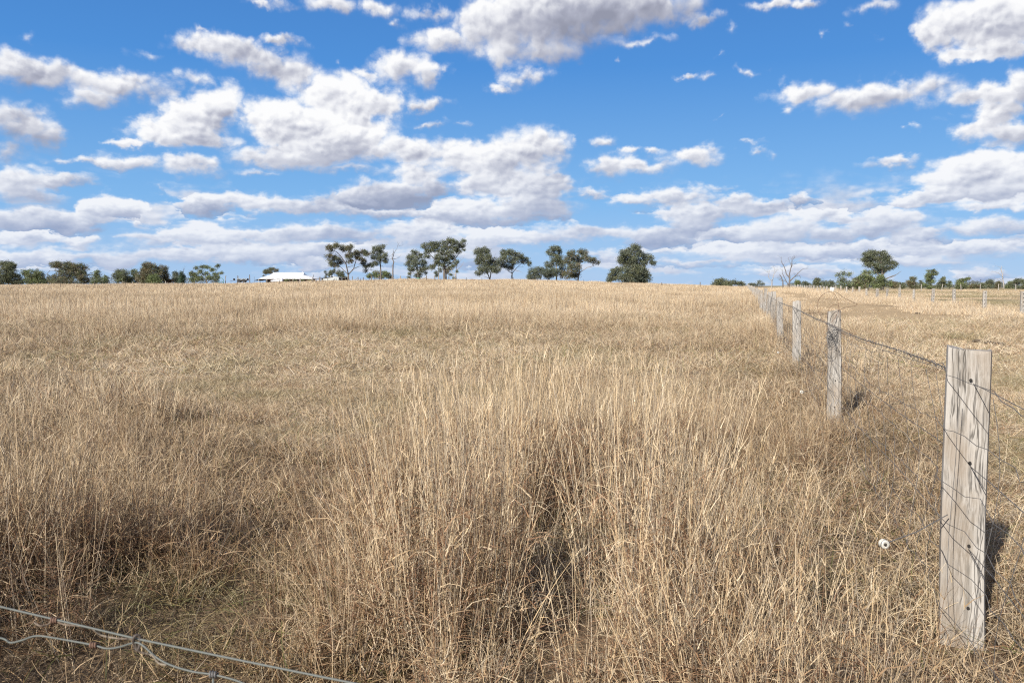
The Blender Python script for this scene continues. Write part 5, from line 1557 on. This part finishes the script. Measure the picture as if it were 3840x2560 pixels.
# ------------------------------------------------------------------ homestead
def build_house():
    D = 360.0
    k = D / FX / 6.918
    def X(x): return at(Z3.p(x, 0)[0], 1071, D).x
    def Zc(y): return EYE + (HORIZON - Z3.p(0, y)[1]) / FX * D
    cx = X(1190); zb = gz(cx, D)
    h = empty('farm_house', (cx, D, zb))
    tag(h, 'low farmhouse with a long white hipped roof and shaded verandah', 'house')
    def rel(x, y, z): return (x - cx, y - D, z - zb)
    xr0, xr1 = X(735), X(1545)
    xe0, xe1 = X(490), X(1905)
    zr, ze = Zc(290), Zc(447)
    zk = Zc(348)
    dr, dk, de = 0.0, 3.2, 8.2           # half depths: ridge, break, eave
    xk0, xk1 = X(705), X(1572)
    yc = D + 8
    def ring(x0, x1, d, z): return [rel(x0, yc - d, z), rel(x1, yc - d, z), rel(x1, yc + d, z), rel(x0, yc + d, z)]
    v = [rel(xr0, yc, zr), rel(xr1, yc, zr)] + ring(xk0, xk1, dk, zk) + ring(xe0, xe1, de, ze) + ring(xe0, xe1, de, ze - .14)
    fs = [(2, 3, 1, 0), (4, 5, 0, 1), (5, 2, 0), (3, 4, 1)]
    for a in range(4):
        b = (a + 1) % 4
        fs.append((6 + a, 6 + b, 2 + b, 2 + a))
        fs.append((10 + a, 10 + b, 6 + b, 6 + a))
    fs.append((10, 13, 12, 11))
    roof = MB().poly(v, fs).build('roof', M['roof'], h)
    # sheet ribs and ridge cap
    rib = MB()
    rib.tube([rel(xr0, yc, zr + .03), rel(xr1, yc, zr + .03)], .09, 6)
    rib.build('ridge_cap', M['roof'], roof)
    MB().tube([rel(X(1518), yc, zr), rel(X(1518), yc, zr + .34)], [.2, .24], 8).build('roof_vent', M['roof'], roof)
    MB().tube([rel(X(1770), yc + 2, Zc(400)), rel(X(1770), yc + 2, Zc(340))], .11, 8).build('flue', M['dark_sheet'], roof)
    # lower skirt on the left
    sx0, sx1 = X(355), X(485)
    MB().poly([rel(sx1, yc - de + 1, ze - .15), rel(sx1, yc + 5, ze - .15), rel(sx0, yc + 5, Zc(492)), rel(sx0, yc - de + 1, Zc(492)),
               rel(sx1, yc - de + 1, ze - .3), rel(sx1, yc + 5, ze - .3), rel(sx0, yc + 5, Zc(502)), rel(sx0, yc - de + 1, Zc(502))],
              [(0, 1, 2, 3), (7, 6, 5, 4), (0, 3, 7, 4), (1, 5, 6, 2), (2, 6, 7, 3), (0, 4, 5, 1)]).build('skirt_roof', M['dark_sheet'], h)
    zt = ze - .16
    wall = MB()
    wall.box(((xe0 + xe1) / 2 - cx, 8, (zt - zb) / 2), (xe1 - xe0 - 4.6, 2 * de - 5, zt - zb))
    wl = wall.build('wall', M['wall'], h)
    yf = 8 - de + 2.5 - .03
    for i in range(6):
        x = xe0 + 3.6 + i * 3.1 - cx
        if i == 3:
            d_ = MB().box((x, yf, 1.0), (.9, .06, 2.0)).build('door', M['shade_wood'], h)
            MB().box((x + .36, yf - .05, 1.0), (.05, .06, .12)).build('handle', M['dark_sheet'], d_)
        else:
            w_ = MB().box((x, yf, 1.4), (1.3, .05, 1.1)).build('window', M['glass'], h)
            fr = MB()
            for s in (-1, 1):
                fr.box((x + s * .66, yf - .01, 1.4), (.07, .09, 1.24)); fr.box((x, yf - .01, 1.4 + s * .585), (1.25, .09, .07))
            fr.build('frame', M['shade_wood'], w_)
    for x_ in (490, 700, 1000, 1375, 1555, 1870, 1895):
        x = X(x_) - cx
        MB().box((x, 8 - de + .25, zt / 2 - zb / 2), (.16, .16, zt - zb)).build('verandah_post', M['shade_wood'], h)
    MB().box((0, 8 - de + .3, .95), (xe1 - xe0 - 1, .05, .09)).build('verandah_rail', M['shade_wood'], h)
    # garden shrubs under the verandah
    for i, (x_, w_) in enumerate(((1250, 130), (1430, 120), (1640, 60), (1800, 70))):
        tree('shrub', ('leafy garden shrub under the verandah right of the white car', 'second garden shrub under the middle of the verandah', 'small garden shrub near the right verandah posts', 'garden shrub at the right end of the verandah')[i], 'shrub', Z3, (x_, 530), D - 3, (), [(x_, 490, w_ * .6, 22), (x_ - w_ * .3, 500, w_ * .4, 20)], pal=(FRESH, OLIVE), seed=200 + i, droop=0, leaf=.2, group='garden shrubs of the farmhouse')
    return h

def build_car():
    D = 348.0
    x0, x1 = at(Z3.p(806, 0)[0], 1071, D).x, at(Z3.p(1120, 0)[0], 1071, D).x
    cx = (x0 + x1) / 2
    # the ground is a little low here: roof height read from the photograph
    zroof = EYE + (HORIZON - Z3.p(0, 440)[1]) / FX * D
    zb = gz(cx, D)
    L, W, H = 4.85, 1.9, 1.84
    c = empty('parked_car', (cx, D, max(zb, zroof - H)))
    tag(c, 'white four wheel drive wagon parked in front of the house', 'car')
    # side profile, nose to -X
    prof = [(-2.42, .45), (-2.42, .85), (-2.30, 1.02), (-1.25, 1.12), (-.55, 1.70), (-.25, 1.80), (1.75, 1.82), (2.20, 1.70), (2.38, 1.10), (2.42, .90), (2.42, .45)]
    lower = [(p[0], p[1]) for p in prof]
    n = len(prof)
    vs, fs = [], []
    for s in (-1, 1):
        for (x, z) in prof:
            inset = .20 * max(0, (z - 1.0) / .8)
            vs.append((x, s * (W / 2 - inset), z))
    for i in range(n):
        j = (i + 1) % n
        fs.append((i, j, n + j, n + i))
    fs.append(tuple(range(n - 1, -1, -1))); fs.append(tuple(range(n, 2 * n)))
    body = MB().poly(vs, fs).build('body', M['car'], c)
    bev = body.modifiers.new('edges', 'BEVEL'); bev.width = .06; bev.segments = 2
    def pane(nm, quad):
        for s in (-1, 1):
            v = []
            for (x, z) in quad:
                inset = .20 * max(0, (z - 1.0) / .8)
                v.append((x, s * (W / 2 - inset + .006), z))
            for (x, z) in quad:
                inset = .20 * max(0, (z - 1.0) / .8)
                v.append((x, s * (W / 2 - inset - .02), z))
            MB().poly(v, [(0, 1, 2, 3), (7, 6, 5, 4), (0, 4, 5, 1), (1, 5, 6, 2), (2, 6, 7, 3), (3, 7, 4, 0)]).build(nm, M['glass'], c)
    pane('front_side_window', [(-.95, 1.16), (-.40, 1.63), (.02, 1.66), (.02, 1.16)])
    pane('rear_side_window', [(.14, 1.16), (.14, 1.66), (1.02, 1.67), (1.02, 1.16)])
    pane('quarter_window', [(1.14, 1.16), (1.14, 1.67), (1.75, 1.66), (1.95, 1.18)])
    MB().poly([(-1.20, -.72, 1.17), (-.60, -.62, 1.67), (-.60, .62, 1.67), (-1.20, .72, 1.17)], [(0, 3, 2, 1)]).build('windscreen', M['glass'], c)
    for sx in (-1.45, 1.45):
        for sy in (-1, 1):
            w = empty('wheel', (0, 0, 0)); w.parent = c; w.location = (sx, sy * (W / 2 - .08), .37)
            vs, fs = lathe([(.22, -.11), (.36, -.11), (.375, -.07), (.375, .07), (.36, .11), (.22, .11)], 20)
            mb = MB(); mb.add([(x, z, y) for x, y, z in vs], fs); mb.build('tyre', M['rubber'], w, True)
            vs, fs = lathe([(.05, -.118), (.22, -.114), (.22, .114), (.05, .118)], 14)
            mb = MB(); mb.add([(x, z, y) for x, y, z in vs], fs); mb.build('rim', M['rim'], w)
    for sy in (-1, 1):
        MB().box((-2.40, sy * .68, .86), (.09, .34, .16)).build('headlight', M['glass'], c)
        MB().box((2.37, sy * .78, 1.02), (.10, .14, .34)).build('tail_light', M['lamp'], c)
        MB().box((-.88, sy * 1.06, 1.20), (.12, .16, .15)).build('mirror', M['car'], c)
        MB().tube([(-.1, sy * .58, 1.86), (1.6, sy * .58, 1.88)], .025, 6).build('roof_rail', M['dark_sheet'], c)
    MB().box((-2.44, 0, .55), (.08, 1.7, .22)).build('bumper', M['dark_sheet'], c)
    MB().box((2.44, 0, .55), (.08, 1.7, .22)).build('bumper', M['dark_sheet'], c)

def build_yard_things():
    rnd = random.Random(77)
    # pale shed
    D = 330.0
    def X(x, v=Z1): return at(v.p(x, 0)[0], 1071, D).x
    def Zc(y, v=Z1): return EYE + (HORIZON - v.p(0, y)[1]) / FX * D
    x0, x1, xm = X(130), X(560), X(400)
    cx = (x0 + x1) / 2; zb = gz(cx, D)
    s = empty('farm_shed', (cx, D, zb))
    tag(s, 'low pale sheet metal shed with a dark lean-to beside the forked gum', 'shed')
    za, zp, zc_ = Zc(1052) - zb, Zc(1008) - zb, Zc(1024) - zb
    v = [(x0 - cx, -3, 0), (x1 - cx, -3, 0), (x1 - cx, -3, zc_), (xm - cx, -3, zp), (x0 - cx, -3, za)]
    v += [(a, 3, c) for a, b, c in v]
    MB().poly(v, [(0, 1, 2, 3, 4), (9, 8, 7, 6, 5), (0, 4, 9, 5), (1, 6, 7, 2), (0, 5, 6, 1), (2, 7, 8, 3), (3, 8, 9, 4)]).build('wall', M['shed'], s)
    MB().poly([(x0 - cx - .4, -3.3, za), (xm - cx, -3.3, zp + .06), (xm - cx, 3.3, zp + .06), (x0 - cx - .4, 3.3, za), (x0 - cx - .4, -3.3, za - .12), (xm - cx, -3.3, zp - .06), (xm - cx, 3.3, zp - .06), (x0 - cx - .4, 3.3, za - .12)],
              [(0, 1, 2, 3), (7, 6, 5, 4), (0, 4, 5, 1), (2, 6, 7, 3), (0, 3, 7, 4), (1, 5, 6, 2)]).build('roof', M['dark_sheet'], s)
    for xx in (X(260), X(440), X(490)):
        MB().box((xx - cx, -3.06, 1.0), (.12, .1, 2.0)).build('door_post', M['dark_sheet'], s)
    for xx in (X(305), X(382)):
        MB().tube([(xx - cx, 0, Zc(1020) - zb), (xx - cx, 0, Zc(990) - zb)], [.28, .34], 8).build('roof_vent', M['roof'], s)
    l0, l1 = X(565), X(750)
    MB().box(((l0 + l1) / 2 - cx, 0, Zc(1045) - zb), (l1 - l0, 5, .25)).build('lean_to_roof', M['dark_sheet'], s)
    MB().box(((l0 + l1) / 2 - cx, 2.2, (Zc(1050) - zb) / 2), (l1 - l0 - .4, .12, Zc(1050) - zb)).build('lean_to_back', M['dark_sheet'], s)
    for q in (l0 + .3, (l0 + l1) / 2, l1 - .3):
        MB().box((q - cx, -2.2, (Zc(1050) - zb) / 2), (.13, .13, Zc(1050) - zb)).build('lean_to_post', M['post_dark'], s)
    # open dark carport left of it
    a0, a1 = X(-30), X(110)
    cx2 = (a0 + a1) / 2
    s2 = empty('carport', (cx2, D + 2, gz(cx2, D + 2)))
    zb2 = s2.location.z
    MB().box((0, 0, Zc(1050) - zb2), (a1 - a0, 5, .22)).build('roof', M['dark_sheet'], s2)
    MB().box((0, 2.2, (Zc(1052) - zb2) / 2), (a1 - a0 - .3, .1, Zc(1052) - zb2 - .1)).build('back_wall', M['dark_sheet'], s2)
    for q in (-1, 1):
        MB().box((q * ((a1 - a0) / 2 - .2), -2.2, (Zc(1052) - zb2) / 2), (.14, .14, Zc(1052) - zb2 - .1)).build('post', M['post_dark'], s2)
    tag(s2, 'dark open carport between the house roof and the pale shed', 'carport')
    # poles left of the house
    D = 320.0
    for (v, xx, ytop, rad, words) in ((Z3, 255, 352, .16, 'thick dark pole standing alone left of the white roof'), (V1, 2183, 377, .10, 'dark pole beside a trailer left of the house'), (V1, 2191, 382, .09, 'pale pole close behind the dark pole by the trailer'), (Z3, 372, 398, .05, 'thin pole with a small cap between thick pole and roof')):
        b = at(v.p(xx, 0)[0], 1071, D); z = gz(b.x, D)
        top = EYE + (HORIZON - v.p(0, ytop)[1]) / FX * D - z
        o = empty('yard_pole', (b.x, D, z))
        MB().tube([(0, 0, -.2), (.01, 0, top * .5), (0, 0, top)], [rad * 1.1, rad, rad * .9], 8).build('shaft', M['post' if 'pale' in words else 'post_dark'], o)
        MB().tube([(0, 0, top), (0, 0, top + .06)], [rad * 1.3, rad * 1.1], 8).build('cap', M['steel'], o)
        tag(o, words, 'pole')
    for (xx, ytop, words) in ((2072, 378, 'pale forked yard post beside the green hoop'), (1523, 425, 'short pale post in front of the rusty orange shrub'), (1218, 433, 'short pale post in front of the many stemmed tree')):
        d = 230 if ytop > 400 else 300
        b = at(V1.p(xx, 0)[0], 1071, d); z = gz(b.x, d)
        top = EYE + (HORIZON - V1.p(0, ytop)[1]) / FX * d - z
        o = empty('yard_post', (b.x, d, z))
        MB().tube([(0, 0, -.2), (.02, 0, max(1.0, top))], [.13, .11], 7).build('shaft', M['post_pale'], o)
        if ytop < 400:
            MB().tube([(.02, 0, top * .8), (.5, 0, top + .1)], [.06, .04], 6).build('fork', M['post_pale'], o)
        tag(o, words, 'post')
    b = at(V1.p(2030, 0)[0], 1071, 310); z = gz(b.x, 310)
    o = empty('pipe_hoop', (b.x, 310, z))
    t_ = EYE + (HORIZON - V1.p(0, 398)[1]) / FX * 310 - z
    MB().tube([(-1.0, 0, -.1)] + [(-1.0 + 1.0 - math.cos(a), 0, t_ - 1 + math.sin(a)) for a in np.linspace(0, math.pi, 12)] + [(1.0, 0, -.1)], .09, 7).build('pipe', M['green'], o, True)
    MB().tube([(-1.0, 0, t_ * .5), (1.0, 0, t_ * .5)], .05, 6).build('cross_bar', M['green'], o)
    tag(o, 'green pipe hoop standing left of the trailer and poles', 'pipe hoop')
    # trailer with tall wheels
    b = at(V1.p(2215, 0)[0], 1071, 315); z = gz(b.x, 315)
    o = empty('farm_trailer', (b.x, 315, z))
    zt = EYE + (HORIZON - V1.p(0, 420)[1]) / FX * 315 - z
    MB().box((0, 0, zt), (5.4, 1.9, .14)).build('deck', M['steel'], o)
    for sx in (-1.0, 1.0):
        for sy in (-.95, .95):
            vs, fs = lathe([(.3, -.12), (.62, -.12), (.66, 0), (.62, .12), (.3, .12)], 18)
            mb = MB(); mb.add([(x, zz, y) for x, y, zz in vs], fs)
            mb.build('wheel', M['rubber'], o, loc=(sx * .9 + .4, sy, zt - .1))
            arc = [(sx * .9 + .4 + .78 * math.cos(a), sy, zt - .1 + .78 * math.sin(a)) for a in np.linspace(.2, 2.95, 10)]
            MB().tube(arc, .07, 6).build('mudguard', M['shed'], o)
    for sx in (-2.6, 2.6):
        MB().box((sx, 0, zt + .35), (.08, 1.9, .75)).build('end_frame', M['steel'], o)
    MB().tube([(-2.7, 0, zt), (-4.2, 0, zt - .3)], .06, 6).build('drawbar', M['steel'], o)
    tag(o, 'low farm trailer with arched mudguards left of the house', 'trailer')
    # green drum at the foot of a gum
    b = at(Z2.p(655, 0)[0], 1071, 222); z = gz(b.x, 222)
    o = empty('green_drum', (b.x, 222, z + .02))
    vs, fs = lathe([(.36, 0), (.38, .02), (.38, .3), (.395, .32), (.38, .34), (.38, .62), (.395, .64), (.38, .66), (.38, .98), (.36, 1.0)], 18)
    mb = MB(); mb.add(vs, fs); mb.build('barrel', M['green'], o, True)
    mb = MB(); vs, fs = lathe([(.34, .0), (.34, .02)], 16); mb.add(vs, fs); mb.build('lid', M['steel'], o, loc=(0, 0, 1.0))
    tag(o, 'green drum at the foot of the bushy gum by the yard rails', 'drum')
    # earth mounds along the rise and a dark stick pile
    for (v, x_, y_, w_, h_, d, words) in ((Z2, 2130, 1340, 190, 50, 215, 'bare reddish earth mound right of the tallest gum group'), (V3, 185, 475, 75, 14, 212, 'low reddish mound under the upright gum with dead twigs'), (V3, 760, 482, 90, 12, 214, 'low grassy mound below the rounded grey shrub'),
                                          (V3, 1080, 490, 130, 13, 212, 'long low brown mound below the leaning pale gum'), (V3, 1600, 495, 110, 16, 210, 'pale brown mound in front of the large lone tree'), (V3, 1850, 510, 40, 9, 210, 'small grey mound right of the large lone tree')):
        px_, py_ = v.p(x_, y_)
        b = at(px_, py_, d); z = gz(b.x, d)
        a = w_ / v.s / FX * d; hh = max(.5, h_ / v.s / FX * d + .35)
        o_v, o_f = [], []
        nr, na = 9, 26
        ph = rnd.uniform(0, 6)
        for i in range(nr):
            t = i / (nr - 1)
            for j in range(na):
                w = 2 * math.pi * j / na
                rr = 1 + .16 * math.sin(w * 3 + ph) + .08 * math.sin(w * 7 + ph)
                zz = hh * (math.cos(t * math.pi) * .5 + .5) * (1 + .15 * math.sin(w * 4 + ph) * t) - .12 + (rnd.gauss(0, .03) if t < .95 else 0)
                o_v.append((a * t * rr * math.cos(w), min(a, 2.5) * t * rr * math.sin(w), zz))
        for i in range(nr - 1):
            for j in range(na):
                j2 = (j + 1) % na
                o_f.append((i * na + j, (i + 1) * na + j, (i + 1) * na + j2, i * na + j2))
        o = MB().poly(o_v, o_f).build('earth_mound', M['mound'], loc=(b.x, d, z), smooth=True)
        tag(o, words, 'mound')
    b = at(Z2.p(1070, 0)[0], 1071, 240); z = gz(b.x, 240)
    o = empty('branch_pile', (b.x, 240, z))
    for i in range(46):
        q = Vector((rnd.gauss(0, .75), rnd.gauss(0, .5), 0)); q.z = max(.05, .75 * math.exp(-(q.x ** 2)) * rnd.random())
        d_ = Vector((rnd.gauss(0, 1), rnd.gauss(0, .5), rnd.gauss(0, .25))).normalized() * rnd.uniform(.4, 1.0)
        MB().tube([q - d_, q, q + d_], [.03, .05, .02], 5).build('branch', M['post_dark'], o)
    tag(o, 'dark pile of cut branches behind the yard posts left of the tallest gum', 'branch pile')
    # dung on the lane
    for i, (px_, py_, words) in enumerate(((3668, 1284, 'small dark dung pat on the lane, leftmost of the row'), (3712, 1290, 'dark dung pat on the lane, second of the row'), (3745, 1294, 'larger dark dung pat on the lane, third of the row'), (3765, 1302, 'dark dung pat on the lane, lowest of the row'), (3440, 1177, 'single dark dung pat further up the lane'))):
        d = EYE / math.tan(math.atan((py_ - 1280) / FX) + PITCH)
        b = at(px_, py_, d)
        vs, fs = lathe([(.10, -.02), (.12, .01), (.10, .035), (.06, .05), (.03, .045)], 12)
        vs = [(x * (1 + .2 * math.sin(3 * math.atan2(y, x) + i)) * (1.3 if i == 2 else 1), y, z) for x, y, z in vs]
        o = MB().poly(vs, fs).build('dung_pat', M['dung'], loc=(b.x, b.y, gz(b.x, b.y) + .02), smooth=True)
        tag(o, words, 'dung', 'dung pats on the lane')
# ------------------------------------------------------------------ the place
build_sky()
build_ground()
build_trees()
build_house()
build_car()
build_yard_things()
build_far_fences()
build_right_fence()
build_near_fence()
build_insulators()
build_fore_fence()
build_grass()
